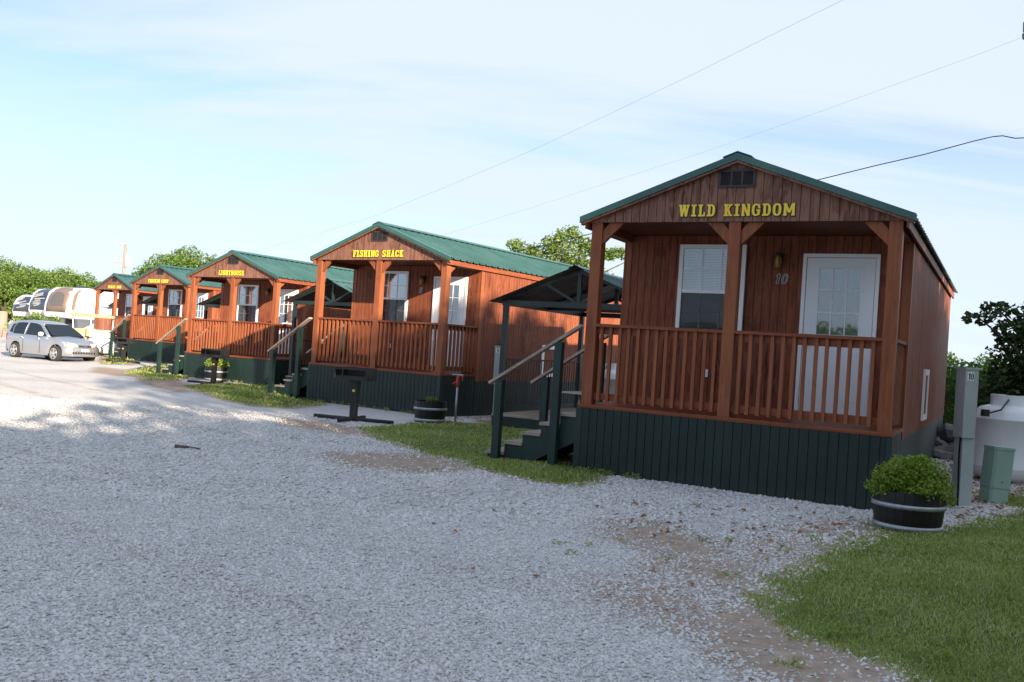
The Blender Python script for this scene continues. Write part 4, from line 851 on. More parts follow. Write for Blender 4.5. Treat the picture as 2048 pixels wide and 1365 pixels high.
# ------------------------------------------------------------------ vegetation
def tree(name, label, loc, blobs, nleaf, size, leafm, trunk_h, trunk_r, group=None, seed=0, shell=.5, limbs=9, cat='tree', aspect=.6, spread=None):
    t = thing(name, label, cat, loc, 0, group); r = random.Random(seed); tb = MB()
    tb.tube([(0, 0, -.2), (.04, .02, trunk_h*.4), (.10, -.04, trunk_h), (.12, 0, trunk_h*1.35)], [trunk_r*1.3, trunk_r, trunk_r*.75, trunk_r*.4], 8)
    for k in range(min(limbs, len(blobs))):
        b = blobs[k*len(blobs)//min(limbs, len(blobs))]; s = Vector((.08, 0, trunk_h*r.uniform(.65, 1.2))); e = Vector(b[:3]); md = (s+e)/2+Vector((r.uniform(-.2, .2), r.uniform(-.2, .2), .12*(e-s).length))
        tb.tube([s, md, e], [trunk_r*.5, trunk_r*.32, trunk_r*.12], 6)
    tb.build('trunk', 'bark', t); leaves('crown', blob_pts(blobs, nleaf, shell, seed), size, t, leafm, seed=seed+1, aspect=aspect)
    return t
def crown(rx, ry, rz, zc, n, seed, br=(.28, .42)):
    r = random.Random(seed); out = []
    for k in range(n):
        a_, c_ = r.uniform(0, 6.283), r.uniform(-.75, 1); q_ = math.sqrt(max(0, 1-c_*c_)); f = r.uniform(.45, .86)
        s = r.uniform(*br)*min(rx, ry, rz*1.4); out.append((rx*q_*math.cos(a_)*f, ry*q_*math.sin(a_)*f, zc+rz*c_*f, (s*1.1, s*1.1, s*.8)))
    return out
def at(px, depth, z=0.0):
    d = AX*((px-1024)/FPX)-UP*((650-682.5)/FPX)+FW; t = depth/d.y; return (d.x*t, depth, z)
far = [(-25, 92, 5.0, 7.6, 1, 'dense oak at the far left edge of the lot'), (55, 88, 4.2, 6.4, 2, 'broad oak behind the leftmost trailer'), (115, 97, 4.8, 6.7, 3, 'rounded oak above the dark nosed trailer'), (150, 90, 3.8, 6.1, 4, 'pale oak behind the beige nosed trailer'),
       (180, 84, 3.2, 5.2, 5, 'low oak just left of the wooden utility pole'), (262, 100, 3.4, 6.5, 6, 'small round oak right of the wooden utility pole'), (10, 78, 3.4, 4.9, 7, 'low dark green oak at the left end of the road'), (90, 80, 3.2, 4.6, 8, 'low bushy oak rising behind the parked trailers')]
for (px, dp, rx, top, sd, lb) in far:
    zc = top*.55; tree('oak_tree', lb, at(px, dp, -.25), crown(rx, rx*.8, top*.46, zc, 26, sd), 11000, .26, 'leaf_oak' if sd % 3 else 'leaf_light', 1.6, .2, 'oaks beyond the trailers', sd, .4)
tree('oak_tree', 'large spreading oak above the roofs of the middle and fourth cabins', at(385, 64, -.2), crown(5.0, 3.2, 2.1, 4.8, 38, 21, (.26, .40)), 20000, .20, 'leaf_oak', 2.5, .22, None, 21, .4)
tree('oak_tree', 'small oak tip behind the middle cabin ridge', at(500, 62, -.2), crown(2.2, 1.6, 1.5, 4.0, 12, 22), 3500, .18, 'leaf_oak', 2.2, .14, None, 22, .4)
bl = [(-1.75, .1, 4.95, (.38, .3, .26)), (-1.5, .0, 4.55, (.45, .4, .36)), (-1.1, .1, 4.75, (.42, .4, .34)), (-.95, .0, 4.2, (.6, .5, .5)), (-.55, 0, 5.0, (.42, .4, .4)), (-.3, -.1, 5.3, (.30, .3, .3)), (.1, .1, 5.45, (.42, .4, .34)), (-.1, 0, 4.7, (.7, .5, .5)), (.5, .1, 5.1, (.45, .4, .36)), (.95, .1, 4.95, (.4, .4, .28)), (.6, -.1, 4.4, (.7, .5, .5)), (1.35, .1, 4.85, (.42, .4, .24)), (1.85, .2, 4.95, (.42, .4, .24)), (2.2, .2, 4.75, (.25, .3, .2)), (0, 0, 3.6, (1.4, .7, .6)), (1.3, -.1, 3.95, (.5, .5, .35)), (1.7, 0, 3.7, (.4, .4, .35)), (2.45, 0, 4.1, (.2, .3, .28)), (-1.6, 0, 3.7, (.7, .5, .5))]
tree('walnut_tree', 'airy light green tree behind the second nearest cabin roof', at(1125, 31, .0), bl, 9000, .15, 'leaf_light', 2.2, .12, None, 31, .15, 16, aspect=.4)
# right edge: dark large-leaved tree, hedge behind
bl = [(-1.35, 0, 2.55, (.30, .3, .12)), (-1.0, .1, 2.75, (.32, .3, .14)), (-.75, 0, 2.35, (.4, .4, .22)), (-.3, 0, 2.6, (.5, .5, .35)), (-.45, 0, 1.9, (.7, .6, .5)), (.2, 0, 2.3, (.8, .7, .6)), (.1, .1, 1.5, (.95, .8, .7)), (-.7, .1, 1.4, (.6, .6, .45)), (.9, 0, 2.6, (.8, .7, .6)), (1.5, 0, 2.0, (.9, .9, .9)), (.8, 0, 1.2, (.9, .8, .7)), (-.8, 0, .95, (.5, .5, .35)), (.6, .2, 3.0, (.5, .5, .4)), (1.6, .3, 3.0, (.8, .7, .6))]
tree('redbud_tree', 'dark broad leaved tree at the right edge above the propane tank', (9.55, 16.2, 0), bl, 15000, .095, 'leaf_dark', 1.2, .09, None, 41, .35, 12, aspect=.85)
r_ = random.Random(5)
for i, (px, dp, h_, lb) in enumerate([(1893, 22, 1.9, 'sunlit hedge shrub right beside the nearest cabin rear corner'), (1935, 24.5, 2.2, 'bushy hedge shrub left of the dark redbud'), (1985, 23, 2.0, 'hedge shrub showing between the redbud and the tank'), (2045, 25, 2.4, 'hedge shrub at the right edge behind the redbud')]):
    blb = [(r_.uniform(-1.3, 1.3), r_.uniform(-.7, .7), r_.uniform(.35, h_-.4), (r_.uniform(.4, .65), .5, r_.uniform(.35, .5))) for _ in range(16)]
    tree('hedge_shrub', lb, at(px, dp), blb, 9000, .10, 'leaf_hedge', .8, .05, 'hedge shrubs behind the propane tank', 50+i, .35, 6, 'shrub', .6)
# rubble bank under the hedge
for i in range(26):
    px = 1880+random.uniform(0, 95); dp = random.uniform(16.5, 20); x, y, _ = at(px, dp); s = random.uniform(.16, .42)
    mb = MB().lathe([(.05, -.2), (.8, -.1), (1.0, .25), (.8, .62), (.25, .8)], n=8); rr = [random.uniform(.8, 1.2) for _ in mb.v]
    mb.v = [(v[0]*s*1.3*k, v[1]*s*k, v[2]*s*k) for v, k in zip(mb.v, rr)]; o = mb.build('rock', 'stone_grey', smooth=False); o.location = (x, y, random.uniform(-.05, .28)); o.rotation_euler = (random.uniform(-.5, .5), random.uniform(-.4, .4), random.uniform(0, 6))
    tag(o, 'weathered grey rock in the bank under the hedge', 'rock', 'grey rocks banked behind the nearest cabin')
# the grove behind and right of the camera that shades the lot
rg = random.Random(12); grove = []
for k in range(-4, 7): grove.append((8.5+.85*4.4*k+rg.uniform(-1.2, 1.2), -13.6+.53*4.4*k+rg.uniform(-1.2, 1.2), rg.uniform(3.4, 4.3), rg.uniform(8.6, 10.8) if -3 <= k <= 0 else rg.uniform(10.4, 12.4)))
for k in range(-3, 5): grove.append((5+.85*6*k+rg.uniform(-1.5, 1.5), -25+.53*6*k+rg.uniform(-1.5, 1.5), rg.uniform(4, 4.6), rg.uniform(9.5, 11.5)))
grove += [(8.5+.85*p, -13.6+.53*p, 4.2, h_) for p, h_ in ((6.2, 13.4), (9.6, 13.8), (13, 12.6))]
for k in range(-3, 6): grove.append((6.8+.85*(4.4*k+2.2)+rg.uniform(-.8, .8), -10.8+.53*(4.4*k+2.2)+rg.uniform(-.8, .8), 3.2, rg.uniform(7.6, 9.2)))
grove += [(13.8, 5.5, 2.8, 6.2), (17.5, 10.5, 3.4, 6.8), (-50, -38, 8, 5.4), (-60, -52, 8, 6), (-40, -50, 8, 5.6), (-66, -30, 8, 5.2), (-34, -62, 8, 6.2), (-72, -16, 8, 5.4)]
for i, (x, y, rx, top) in enumerate(grove):
    tree('shade_tree', 'tall leafy shade tree standing behind the photographer', (x, y, 0), crown(rx, rx, top*.47, top*.54, 26, 100+i), 4200, .52, 'leaf_oak', 3, .25, 'shade trees on the near side of the lot', 100+i, .3)

# leaf litter and weeds
def scatter(name, label, cat, polys, n, size, material, seed, up=1.5, lift=.012):
    r = np.random.default_rng(seed); pts = []
    for pl, k in polys:
        pa = np.array(pl); x0, y0 = pa.min(0); x1, y1 = pa.max(0); x = r.uniform(x0, x1, k*8); y = r.uniform(y0, y1, k*8); kp = inpoly(x, y, pl); x, y = x[kp][:k], y[kp][:k]; pts.append(np.stack([x, y, gz(x, y)+lift+r.uniform(0, .02, len(x))], -1))
    o = leaves(name, np.concatenate(pts), size, None, material, up, .6, seed); tag(o, label, cat, kind='stuff')
scatter('leaf_litter', 'brown fallen leaves on the gravel by the nearest cabin', 'leaf litter', [(P((1450, 1010), (1740, 1030), (1690, 1070), (1560, 1130), (1350, 1090), (1150, 1000)), 70), (P((1895, 1050), (2010, 1020), (1990, 1000), (1900, 990)), 60), (P((880, 850), (990, 842), (990, 830), (900, 838)), 60), ([cw(10, 3.8, 1.5), cw(10, 5.2, 1.5), cw(10, 5.6, 8), cw(10, 3.8, 8)], 900), (P((760, 950), (1300, 1050), (1500, 1250), (900, 1200)), 16)], 0, .065, 'dead_leaf', 12, 3)
tufts = []
for (px, py) in [(1685, 1030), (1300, 1050), (1405, 1085), (1460, 1155), (1432, 1150), (1180, 1095), (1140, 1110), (1240, 1085), (1120, 1090), (835, 945), (1010, 948), (1330, 1120), (1460, 1085), (590, 880), (345, 775), (300, 770), (1395, 1015), (870, 942)]:
    g0 = G(px, py); tufts += [(g0.x, g0.y, g0.z+.02, (.05+.05*random.random(), .05, .025))]
for n_, (ua, ub) in ((10, (.05, .9)), (9, (.1, 3.6)), (8, (.1, 3.6)), (7, (.3, 3.4))):
    for _ in range(26):
        u_ = random.uniform(ua, ub); x_, y_ = cw(n_, u_, -.05-random.random()*.12); tufts.append((x_, y_, float(gz(x_, y_))+.03, (.07, .05, .05)))
for _ in range(60):
    g0 = G(random.uniform(1560, 2040), random.uniform(1080, 1350)); tufts.append((g0.x, g0.y, g0.z+.05, (.05+.07*random.random(), .06, .025)))
tuf = leaves('weeds', blob_pts(tufts, 5200, .1, 77), .035, None, 'grass_blade', 0, .28, 78); tag(tuf, 'small green weed tufts in the gravel', 'weeds', kind='stuff')
lg = G(372, 898); stk = MB().tube([(lg.x-.14, lg.y, lg.z+.025), (lg.x, lg.y+.03, lg.z+.02), (lg.x+.2, lg.y-.02, lg.z+.012)], [.022, .014, .006], 7).build('fallen_stick', 'bark'); tag(stk, 'short dark broken stick lying on the open gravel', 'stick')

# ------------------------------------------------------------------ hatchback
def loft(mb, secs, closed=False, cap=True):
    n = len(secs[0]); vs = [p for s in secs for p in s]; fs = []
    for i in range(len(secs)-1):
        for j in range(n-1+(1 if closed else 0)): fs.append((i*n+j, i*n+(j+1) % n, (i+1)*n+(j+1) % n, (i+1)*n+j))
    if cap: fs += [tuple(range(n-1, -1, -1)), tuple((len(secs)-1)*n+j for j in range(n))]
    return mb.add(vs, fs)
car = thing('parked_car', 'silver five door hatchback parked on the gravel at the left', 'car', (-19.66, 36.59, -.19), -.50)
CY = .73; HW = .83                                # local x forward from the rear axle, near wheels at y=0, car centre line at y=CY
# lower body: outline in plan (half width per x) and top line (belt) per x; wheel openings are cut into the side skin
def lerp(tab, x): return float(np.interp(x, [t_[0] for t_ in tab], [t_[1] for t_ in tab]))
hw_t = [(-.72, .62), (-.66, .72), (-.5, .79), (-.2, .82), (.6, .83), (2.0, .83), (2.6, .80), (2.95, .73), (3.12, .60), (3.17, .45)]
belt = [(-.72, .86), (-.6, .95), (-.3, .97), (.6, .955), (1.6, .935), (2.1, .91), (2.6, .83), (2.95, .74), (3.17, .62)]
hood = [(-.72, .93), (-.5, .98), (1.0, .97), (1.9, .985), (2.1, .97), (2.6, .885), (2.95, .79), (3.1, .70), (3.17, .62)]
def sill(x):
    z = .20 if -.45 < x < 2.9 else .24
    for wx in (0, 2.48):
        d = abs(x-wx)
        if d < .36: z = max(z, .295+math.sqrt(.36**2-d*d))
    return z
xs_ = sorted(set([-.72, -.69, -.66, -.6, -.5, -.42]+[round(-.36+.045*k, 3) for k in range(17)]+[.45, .7, 1.0, 1.3, 1.6, 1.9, 2.05]+[round(2.12+.045*k, 3) for k in range(17)]+[2.92, 3.0, 3.06, 3.12, 3.15, 3.17]))
secs = []
for x in xs_:
    hw, zb, zs, zc_ = lerp(hw_t, x), lerp(belt, x), sill(x), lerp(hood, x); sft = .03
    zs = min(zs, zb-.12)
    s_ = [(x, -hw*.95, zs), (x, -hw, zs+(zb-zs)*.25), (x, -hw-.006, zs+(zb-zs)*.62), (x, -hw+.015, zb-.05), (x, -hw+.07, zb), (x, -hw*.55, zc_-.01), (x, 0, zc_+.012)]
    s_ = s_+[(a_, -b_, c_) for a_, b_, c_ in reversed(s_[:-1])]; secs.append([(a_, b_+CY, c_) for a_, b_, c_ in s_])
mb = MB(); loft(mb, secs, False, True); mb.build('body', 'car_silver', car, True)
bx('underbody', 'black_plastic', car, -.6, .08, .17, 2.95, 1.38, .50)
# bumper skins
for (x0, x1, nm) in ((2.9, 3.2, 'front_bumper'), (-.75, -.5, 'rear_bumper')):
    f_ = x0 > 0; mb = MB(); ss_ = []
    for k in range(9):
        an = -1+2*k/8; hw = .79*(1-.02*an*an) ; y = CY+an*hw; dx_ = .20*(abs(an)**3.2)
        x = (3.20-dx_) if f_ else (-.76+dx_*.8); q = -.10 if f_ else .10
        ss_.append([(x+q, y, .22), (x, y, .26), (x+.012*(1 if f_ else -1), y, .42), (x, y, .56), (x+q, y, .60)])
    loft(mb, ss_, False, True); mb.build(nm, 'car_silver', car, True)
rf = [(-.66, 1.27, .50), (-.52, 1.41, .55), (-.2, 1.475, .575), (.4, 1.50, .585), (.9, 1.485, .58), (1.25, 1.44, .57), (1.42, 1.39, .56)]
mb = MB(); ss_ = [[(x, CY-hw-.015, z-.05), (x, CY-hw, z-.01), (x, CY-hw*.6, z+.022), (x, CY, z+.03), (x, CY+hw*.6, z+.022), (x, CY+hw, z-.01), (x, CY+hw+.015, z-.05)] for x, z, hw in rf]
loft(mb, ss_, True, True); mb.build('roof', 'car_silver', car, True)
for sg in (-1, 1):
    def f(x, z, off=0): t_ = np.clip((z-.93)/.5, 0, 1); return (x, CY+sg*(.775-.19*t_+off-.03*max(0, (x-1.5))), z)
    def pane(pts, nm, mt, off):
        q0 = [f(*p, off) for p in pts]; q1 = [(a_, b_-sg*.02, c_) for a_, b_, c_ in q0]; nn = len(q0)
        MB().add(q0+q1, [tuple(range(nn)), tuple(range(2*nn-1, nn-1, -1))]+[(i, (i+1) % nn, (i+1) % nn+nn, i+nn) for i in range(nn)]).build(nm, mt, car)
    pane([(-.66, .92), (2.16, .90), (1.75, 1.17), (1.42, 1.375), (1.25, 1.42), (.9, 1.46), (.4, 1.475), (-.2, 1.45), (-.52, 1.385), (-.66, 1.25)], 'side_frame', 'car_silver', 0)
    pane([(-.20, .965), (.50, .96), (.50, 1.415), (.1, 1.41), (-.16, 1.385), (-.26, 1.2)], 'rear_side_window', 'car_glass', .008)
    pane([(.60, .96), (1.86, .945), (1.55, 1.17), (1.28, 1.35), (1.0, 1.405), (.60, 1.42)], 'front_side_window', 'car_glass', .008)
    pane([(-.46, 1.02), (-.27, .985), (-.32, 1.20), (-.22, 1.37), (-.42, 1.31)], 'quarter_window', 'car_glass', .008)
    for x in (.55, 1.60): bx('door_gap', 'black_plastic', car, x, CY+sg*.838-.004, .27, x+.012, CY+sg*.838+.004, .90)
    for x in (.34, 1.38): bx('door_handle', 'car_silver', car, x, CY+sg*.845-.018, .82, x+.14, CY+sg*.845+.018, .85)
    mm = MB().lathe([(.01, -.08), (.075, -.06), (.09, 0), (.075, .06), (.01, .08)], n=12); mm.v = [(a_*.7+1.74, b_*1.25+CY+sg*.90, c_+1.01) for a_, b_, c_ in mm.v]; mm.build('wing_mirror', 'white_paint', car, True)
    hl_ = [(2.80, .70), (3.02, .70), (3.10, .66), (3.11, .60), (2.98, .60), (2.80, .64)]
    mb = MB(); n_ = 8; ss_ = []
    for k in range(5):
        an = .38+.52*k/4; ss_.append([(3.195-.30*an**3, CY+sg*.80*an, .605), (3.19-.30*an**3, CY+sg*.80*an, .66+.0*k), (3.10-.34*an**3, CY+sg*.80*an, .715+.045*(k/4)), (3.0-.34*an**3, CY+sg*.79*an, .725+.05*(k/4))])
    loft(mb, ss_, False, True); hl = mb.build('headlight', 'headlight', car, True)
    mb = MB(); ss_ = []
    for k in range(5): an = .42+.50*k/4; ss_.append([(3.205-.30*an**3, CY+sg*.805*an, .592), (3.205-.30*an**3, CY+sg*.805*an, .622)])
    loft(mb, ss_, False, False); mb.build('turn_signal', 'turn_orange', hl)
    MB().box(-.735, CY+sg*.62-.09, .66, -.63, CY+sg*.62+.09, .98).build('tail_light', 'red_enamel', car)
def sheet(p, nm, mt):
    MB().add(p+[(a_, b_, c_-.014) for a_, b_, c_ in p], [(0, 1, 2, 3), (7, 6, 5, 4), (0, 4, 5, 1), (1, 5, 6, 2), (2, 6, 7, 3), (3, 7, 4, 0)]).build(nm, mt, car)
sheet([(1.42, CY-.54, 1.405), (1.42, CY+.54, 1.405), (2.14, CY+.70, .985), (2.14, CY-.70, .985)], 'windscreen', 'car_glass')
sheet([(-.67, CY+.66, .96), (-.67, CY-.66, .96), (-.655, CY-.50, 1.26), (-.655, CY+.50, 1.26)], 'rear_window', 'car_glass')
for x, y in ((0, .0), (2.48, .0), (0, 1.46), (2.48, 1.46)):
    sg = -1 if y < .7 else 1; yo = CY+sg*.825
    wh = MB().tube([(x, yo-sg*.20, .295), (x, yo-sg*.012, .295), (x, yo, .295)], [.295, .295, .275], 28).build('wheel', 'tyre', car, False)
    MB().tube([(x, yo+sg*.001, .295), (x, yo+sg*.004, .295)], [.205, .20], 24).build('rim_back', 'black_plastic', wh); rs = MB()
    for k in range(5): an = 6.283*k/5+.3; rs.bar((x, yo+sg*.018, .295), (x+.195*math.cos(an), yo+sg*.012, .295+.195*math.sin(an)), .075, .02, (0, 1, 0))
    rs.tube([(x, yo+sg*.004, .295), (x, yo+sg*.03, .295)], .05, 10)
    for k in range(22): a0, a1 = 6.283*k/22, 6.283*(k+1)/22; rs.bar((x+.20*math.cos(a0), yo+sg*.008, .295+.20*math.sin(a0)), (x+.20*math.cos(a1), yo+sg*.008, .295+.20*math.sin(a1)), .026, .02, (0, 1, 0))
    rs.build('rim', 'wheel_silver', wh)
MB().box(3.15, CY-.27, .60, 3.196, CY+.27, .665).build('grille', 'black_plastic', car); MB().box(3.197, CY-.27, .628, 3.204, CY+.27, .637).box(3.198, CY-.07, .618, 3.21, CY+.07, .647).build('badge', 'chrome', car)
gr = MB().box(3.14, CY-.50, .33, 3.217, CY+.50, .40).build('lower_grille', 'black_plastic', car); s = MB()
for k in range(9): y = CY-.46+k*.115; s.box(3.2175, y-.014, .325, 3.224, y+.014, .405)
s.build('grille_bar', 'car_silver', gr)
MB().box(-.74, CY-.5, 1.355, -.50, CY+.5, 1.385).build('spoiler', 'car_silver', car)
bx('licence_plate', 'label_white', car, 3.205, CY-.16, .43, 3.216, CY+.16, .52)

# ------------------------------------------------------------------ golf cart
ct = thing('golf_cart', 'white golf cart with tan roof parked behind the silver car', 'golf cart', (-19.15, 42.2, -.19), -.62)
mb = MB(); cs = [(.0, .30, .62, .50), (.12, .28, .75, .56), (.5, .26, .88, .58), (.75, .26, .92, .56)]
sec = []
for (x, zb, zt, hw) in reversed(cs): sec.append([(-x*1.0+1.15, -hw, zb), (-x+1.15, -hw*.95, zt-.1), (-x+1.15, -hw*.6, zt), (-x+1.15, hw*.6, zt), (-x+1.15, hw*.95, zt-.1), (-x+1.15, hw, zb)])
loft(mb, sec, True); mb.build('front_cowl', 'white_paint', ct, True)
bx('bumper', 'pedestal_grey', ct, 1.12, -.3, .22, 1.22, .3, .36); bx('floor', 'black_plastic', ct, -1.0, -.55, .24, .5, .55, .30); bx('rear_body', 'white_paint', ct, -1.15, -.57, .30, -.35, .57, .72)
bx('seat', 'tan_seat', ct, -.75, -.53, .725, -.2, .53, .86); bx('backrest', 'tan_seat', ct, -.85, -.53, .92, -.74, .53, 1.25); bx('windshield', 'rv_grey', ct, .50, -.52, .90, .53, .52, 1.25); bx('badge', 'black_plastic', ct, 1.151, -.03, .50, 1.16, .03, .55)
MB().prism([(-1.1, 1.80), (-1.15, 1.90), (-.9, 1.97), (.6, 1.92), (.85, 1.84), (.8, 1.79)], 1.24, 'y', -.62).build('roof', 'tan_canvas', ct)
for (a_, b_) in (((.55, -.52, .9), (.62, -.54, 1.80)), ((.55, .52, .9), (.62, .54, 1.80)), ((-.8, -.52, .8), (-.95, -.54, 1.80)), ((-.8, .52, .8), (-.95, .54, 1.80))): MB().tube([a_, b_], .025, 8).build('roof_strut', 'white_vinyl', ct, True)
for x in (-.75, .82):
    for y in (-.5, .5): MB().tube([(x, y-.09, .22), (x, y+.09, .22)], .22, 18).build('wheel', 'tyre', ct)
MB().tube([(.45, -.2, .85), (.25, -.2, 1.1)], .02, 6).lathe([(.14, 0), (.16, .015), (.14, .03)], (.2, -.2, 1.1), 14).build('steering_wheel', 'black_plastic', ct)

# ------------------------------------------------------------------ fifth-wheel trailers
def make_rv(label, loc, rz, style, ln=10.5, h=3.75):
    t = thing('travel_trailer', label, 'trailer', loc, rz, 'parked white fifth wheel trailers')    # nose at y=0 facing -y, x from 0 (far side) to 2.4
    NW = 2.4; zb, zo = .95, (1.72, 1.80, 1.62)[style]
    prof = [(.10, zo), (.0, zo+.30), (.05, zo+.9), (.30, h-.35), (.72, h-.06), (1.1, h), (ln, h-.02), (ln, .55), (2.7, .55), (2.55, zo-.02)]
    MB().prism(prof, NW, 'x', 0).build('body', 'rv_white', t)
    # rounded cap pieces on the nose
    cap = MB(); vs = []; K = 9; ins_ = (.20, .10, .06)[style]
    pf = [(.03, zo+.38), (.05, zo+.9), (.17, h-.75), (.33, h-.35), (.55, h-.16), (.8, h-.03)]
    if style == 2: pf = pf[:5]
    for (y, z) in pf:
        for k in range(K): x = ins_+(NW-2*ins_)*k/(K-1); e = (2*k/(K-1)-1); vs.append((x, y-.07*(1-e*e)-.035, z-.06*e*e))
    for (y, z) in pf:
        for k in range(K): x = ins_+(NW-2*ins_)*k/(K-1); vs.append((x, y+.01, z-.02))
    n = len(pf)*K; fs = [(i*K+j, i*K+j+1, (i+1)*K+j+1, (i+1)*K+j) for i in range(len(pf)-1) for j in range(K-1)]
    fs += [(i*K, (i+1)*K, n+(i+1)*K, n+i*K) for i in range(len(pf)-1)]+[(i*K+K-1, n+i*K+K-1, n+(i+1)*K+K-1, (i+1)*K+K-1) for i in range(len(pf)-1)]+[(j, n+j, n+j+1, j+1) for j in range(K-1)]
    cap.add(vs, fs).build('nose_cap', {0: 'rv_tan', 1: 'rv_dark', 2: 'rv_dark'}[style], t, True)
    if style == 0:
        gl = MB(); vs = []; pf2 = [(.04, zo+.75), (.09, zo+1.0), (.20, h-.65), (.33, h-.38)]
        for i, (y, z) in enumerate(pf2):
            for k in range(K): e = (2*k/(K-1)-1); x = 1.2+e*.72*(.8+.2*math.sin(1+i)); vs.append((x, y-.07*(1-e*e*.6)-.055, z))
        gl.add(vs, [(i*K+j, i*K+j+1, (i+1)*K+j+1, (i+1)*K+j) for i in range(3) for j in range(K-1)]).build('nose_window', 'rv_brown_glass', t, True)
        MB().prism([(.40, h-.5), (.75, h-.16), (1.0, h-.14), (.72, h-.4), (.55, zo+.9), (.5, zo+.5), (.25, zo+.55)], .012, 'x', NW+.001).build('side_stripe', 'rv_tan', t)
        pts = [(2.1, 2.55), (3.0, 2.62), (3.7, 2.85), (4.1, 3.15), (4.2, 2.95), (4.45, 2.9), (4.2, 2.75), (3.9, 2.62), (3.2, 2.5)]
        MB().prism(pts, .012, 'x', NW+.001).build('swoosh', 'rv_dark', t)
        ln_ = MB()
        for k in range(4): ln_.box(NW+.001, 1.8+.1*k, 2.2-.12*k, NW+.008, 6.5, 2.22-.12*k)
        ln_.build('pinstripe', 'rv_grey', t)
        MB().prism([(1.3, h-.2), (1.25, zo+.6), (1.5, zo+.1)]+[(1.56, zo+.1), (1.33, zo+.6), (1.37, h-.2)], .01, 'x', NW+.001).build('seam', 'rv_grey', t)
    else:
        r_ = random.Random(style*7); g = MB(); z = zo+.62      # pale swirl graphic on the dark cap
        for k in range(7): x0 = .5+r_.random()*.5; g.bar((x0, -.07, z+k*.13), (x0+.5+r_.random()*.6, -.065+.015*k, z+.08+k*.13+r_.uniform(-.05, .1)), .02, .085)
        g.build('nose_graphic', 'rv_grey', t)
        if style == 2: MB().prism([(.6, zo+.2), (1.7, zo+.5), (1.6, zo+.1)], .01, 'x', NW+.001).build('side_stripe', 'rv_grey', t)
    bx('air_conditioner', 'rv_white', t, .85, 3.2, h+.001, 1.55, 4.2, h+.27); bx('vent_cover', 'rv_dark', t, .9, 1.6, h+.001, 1.4, 2.2, h+.15)
    bx('underside', 'rv_grey', t, .1, .2, zo-.06, NW-.1, 2.5, zo-.021)
    MB().box(1.0, .9, 1.05, 1.4, 1.3, zo-.061).box(1.1, 1.0, .75, 1.3, 1.2, 1.049).build('hitch_pin', 'black_iron', t)
    for x in (.3, NW-.3): bx('landing_leg', 'rv_grey', t, x-.05, 2.8, -.1, x+.05, 2.9, .549)
    for y in (6.8, 7.7):
        for x in (.06, NW-.24): MB().tube([(x, y, .36), (x+.18, y, .36)], .36, 16).build('wheel', 'tyre', t)
    for y in (4.6, 6.2): bx('window', 'rv_dark', t, NW+.001, y, 2.1, NW+.012, y+.9, 2.75)
    return t
def rvpos(px, depth): x, y, _ = at(px, depth); return (x, y, -.2)
RT = -.49
def place_rv(px, depth, style, label):            # px = near top corner of the nose on its right-hand side
    x, y, _ = at(px, depth); make_rv(label, (x-2.4*math.cos(RT), y-2.4*math.sin(RT), -.2), RT, style, h=(3.75, 3.72, 3.30)[style])
place_rv(133, 60, 0, 'white trailer with tan nose and dark swoosh behind the farthest cabin')
place_rv(98, 65, 1, 'white trailer with dark blue nose graphic between the tan and leftmost trailers')
place_rv(63, 69, 2, 'leftmost white trailer with rounded dark blue nose')
bs = thing('tree_stump', 'cut tan stump at the far left edge beside the road', 'stump', at(4, 70, -.2)); MB().tube([(0, 0, -.1), (.02, 0, 1.0), (0, 0, 1.9)], [.38, .34, .33], 12).build('trunk', 'pole_wood', bs, True)
bs = thing('roadside_block', 'small reddish tan block near the stump by the road', 'block', at(14, 66, -.2)); MB().tube([(0, 0, -.05), (0, 0, .75)], [.3, .26], 7).build('block_body', 'pole_wood', bs); bx('cap', 'tan_seat', bs, -.2, -.2, .751, .2, .2, .80)
for i, px in enumerate((78, 112)):
    blb = [(random.uniform(-1.2, 1.2), random.uniform(-.5, .5), random.uniform(.5, 1.7), (.5, .4, .35)) for _ in range(8)]
    tree('roadside_shrub', ['loose green shrub behind the silver car roof', 'low shrub under the tan nosed trailer'][i], at(px-10, 54, -.2), blb, 1200, .14, 'leaf_light', .8, .05, None, 70+i, .2, 5, 'shrub')

# ------------------------------------------------------------------ poles and wires
pl = at(240, 75); up_ = thing('utility_pole', 'tan wooden utility pole with transformer behind the farthest cabin', 'utility pole', (pl[0], pl[1], -.2), .2)
MB().tube([(0, 0, -.2), (0, 0, 8.05)], [.15, .11], 12).build('pole', 'pole_wood', up_, True)
MB().lathe([(.18, 6.15), (.24, 6.2), (.24, 7.0), (.12, 7.1)], (.28, -.1, 0), 14).build('transformer', 'ceramic', up_, True)
MB().box(-.7, -.05, 6.45, .0, .05, 6.55).build('crossarm', 'pole_wood', up_)
for z, x in ((8.0, -.75), (6.5, -.65)): MB().tube([(0, 0, z), (x, 0, z+.15)], .03, 6).lathe([(.09, 0), (.12, .12), (.06, .26)], (x, 0, z+.1), 10).build('insulator', 'ceramic', up_, True)
MB().tube([(-.5, -.3, 0), (-.5, -.3, 4.3)], .07, 8).build('conduit', 'ceramic', up_, True)
p2 = at(2075, 24)
pr_ = thing('utility_pole', 'wooden utility pole whose insulator just enters the right picture edge', 'utility pole', (p2[0], p2[1], 0), 0)
MB().tube([(0, 0, -.2), (0, 0, 12)], [.17, .13], 12).build('pole', 'pole_wood', pr_, True)
MB().box(-.62, -.06, 10.05, .62, .06, 10.17).build('crossarm', 'pole_wood', pr_)
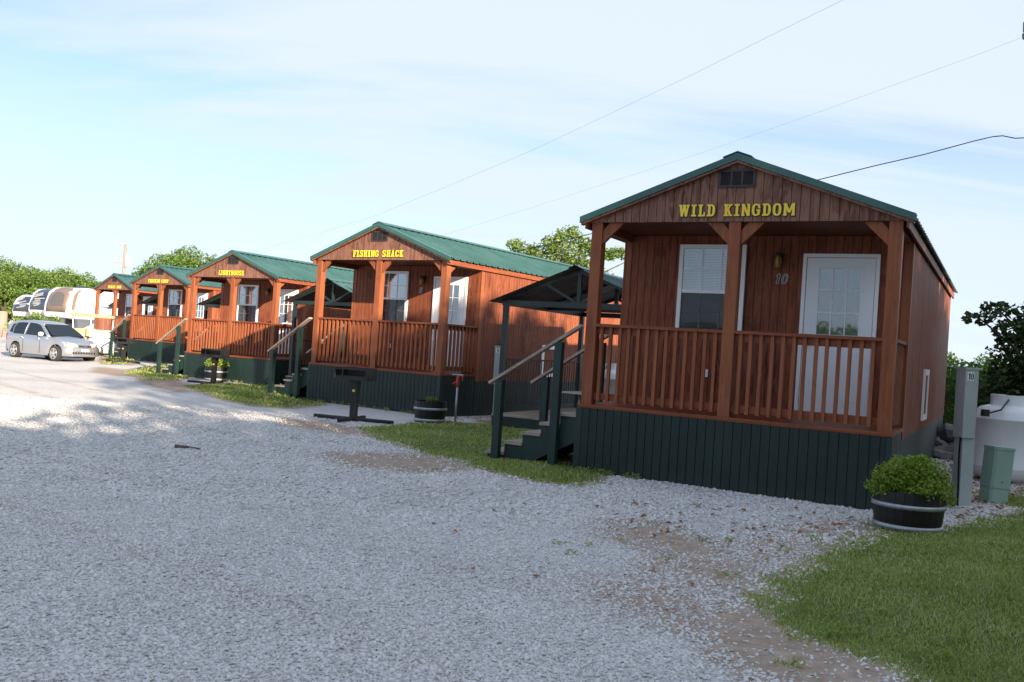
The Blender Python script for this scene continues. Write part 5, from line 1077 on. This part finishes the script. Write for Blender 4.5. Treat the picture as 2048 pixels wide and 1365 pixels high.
def wire(label, pts, r, A, B, material='cable_grey'):
    """pts: surveyed pixels; A,B plan end points of the span (vertical plane)"""
    out = []; A = Vector((A[0], A[1], 0)); B = Vector((B[0], B[1], 0)); nn = Vector((B.y-A.y, A.x-B.x, 0))
    for (px, py) in pts:
        d = AX*((px-1024)/FPX)-UP*((py-682.5)/FPX)+FW; t = nn.dot(A)/nn.dot(d); out.append(Vector((d.x*t, d.y*t, d.z*t+1.5)))
    fine = []
    for i in range(len(out)-1):
        for k in range(4): fine.append(out[i].lerp(out[i+1], k/4))
    fine.append(out[-1]); o = MB().tube(fine, r, 6).build('overhead_wire', material, None, True); tag(o, label, 'wire', 'overhead wires'); return out
far_a, near_a = (pl[0], pl[1]), (p2[0], p2[1])
wire('thin grey overhead wire highest in the sky', [(241, 489), (330, 512), (420, 516), (510, 503), (620, 472), (740, 436), (900, 371), (1060, 303), (1220, 228), (1380, 152), (1540, 72), (1695, -4), (1800, -60)], .0035, far_a, (9.5, 18))
wire('thin grey overhead wire running from behind the second cabin to the right edge', [(700, 530), (880, 473), (1050, 420), (1166, 382), (1400, 307), (1600, 238), (1800, 166), (1960, 108), (2075, 63)], .0035, (-9, 48), near_a)
o1 = wire('thick black cable sagging behind the nearest cabin roof', [(1010, 508), (1030, 503), (1100, 489), (1190, 466), (1420, 412), (1645, 358), (1750, 332), (1850, 309), (1950, 282), (1985, 274), (2005, 272), (2030, 277), (2052, 276), (2075, 268)], .014, (0, 30), near_a, 'cable_black')
wire('thin grey wire branching above the black cable near the right edge', [(1980, 275), (2010, 267), (2048, 257), (2075, 250)], .004, (0, 30), near_a)
ins = MB(); q_ = G(1, 1) 
d = AX*((2047-1024)/FPX)-UP*((68-682.5)/FPX)+FW; t = (p2[1]-.0)/d.y; c0 = Vector((d.x*t, d.y*t, d.z*t+1.5))
tag(MB().lathe([(.03, -.16), (.10, -.13), (.12, 0), (.06, .02), (.10, .06), (.11, .30), (.05, .42)], tuple(c0+Vector((.09, 0, 0))), 12).build('insulator', 'rv_dark', pr_, True))
for o in KID(pr_):
    if o.name.startswith('insulator'): o.location = -Vector((p2[0], p2[1], 0))
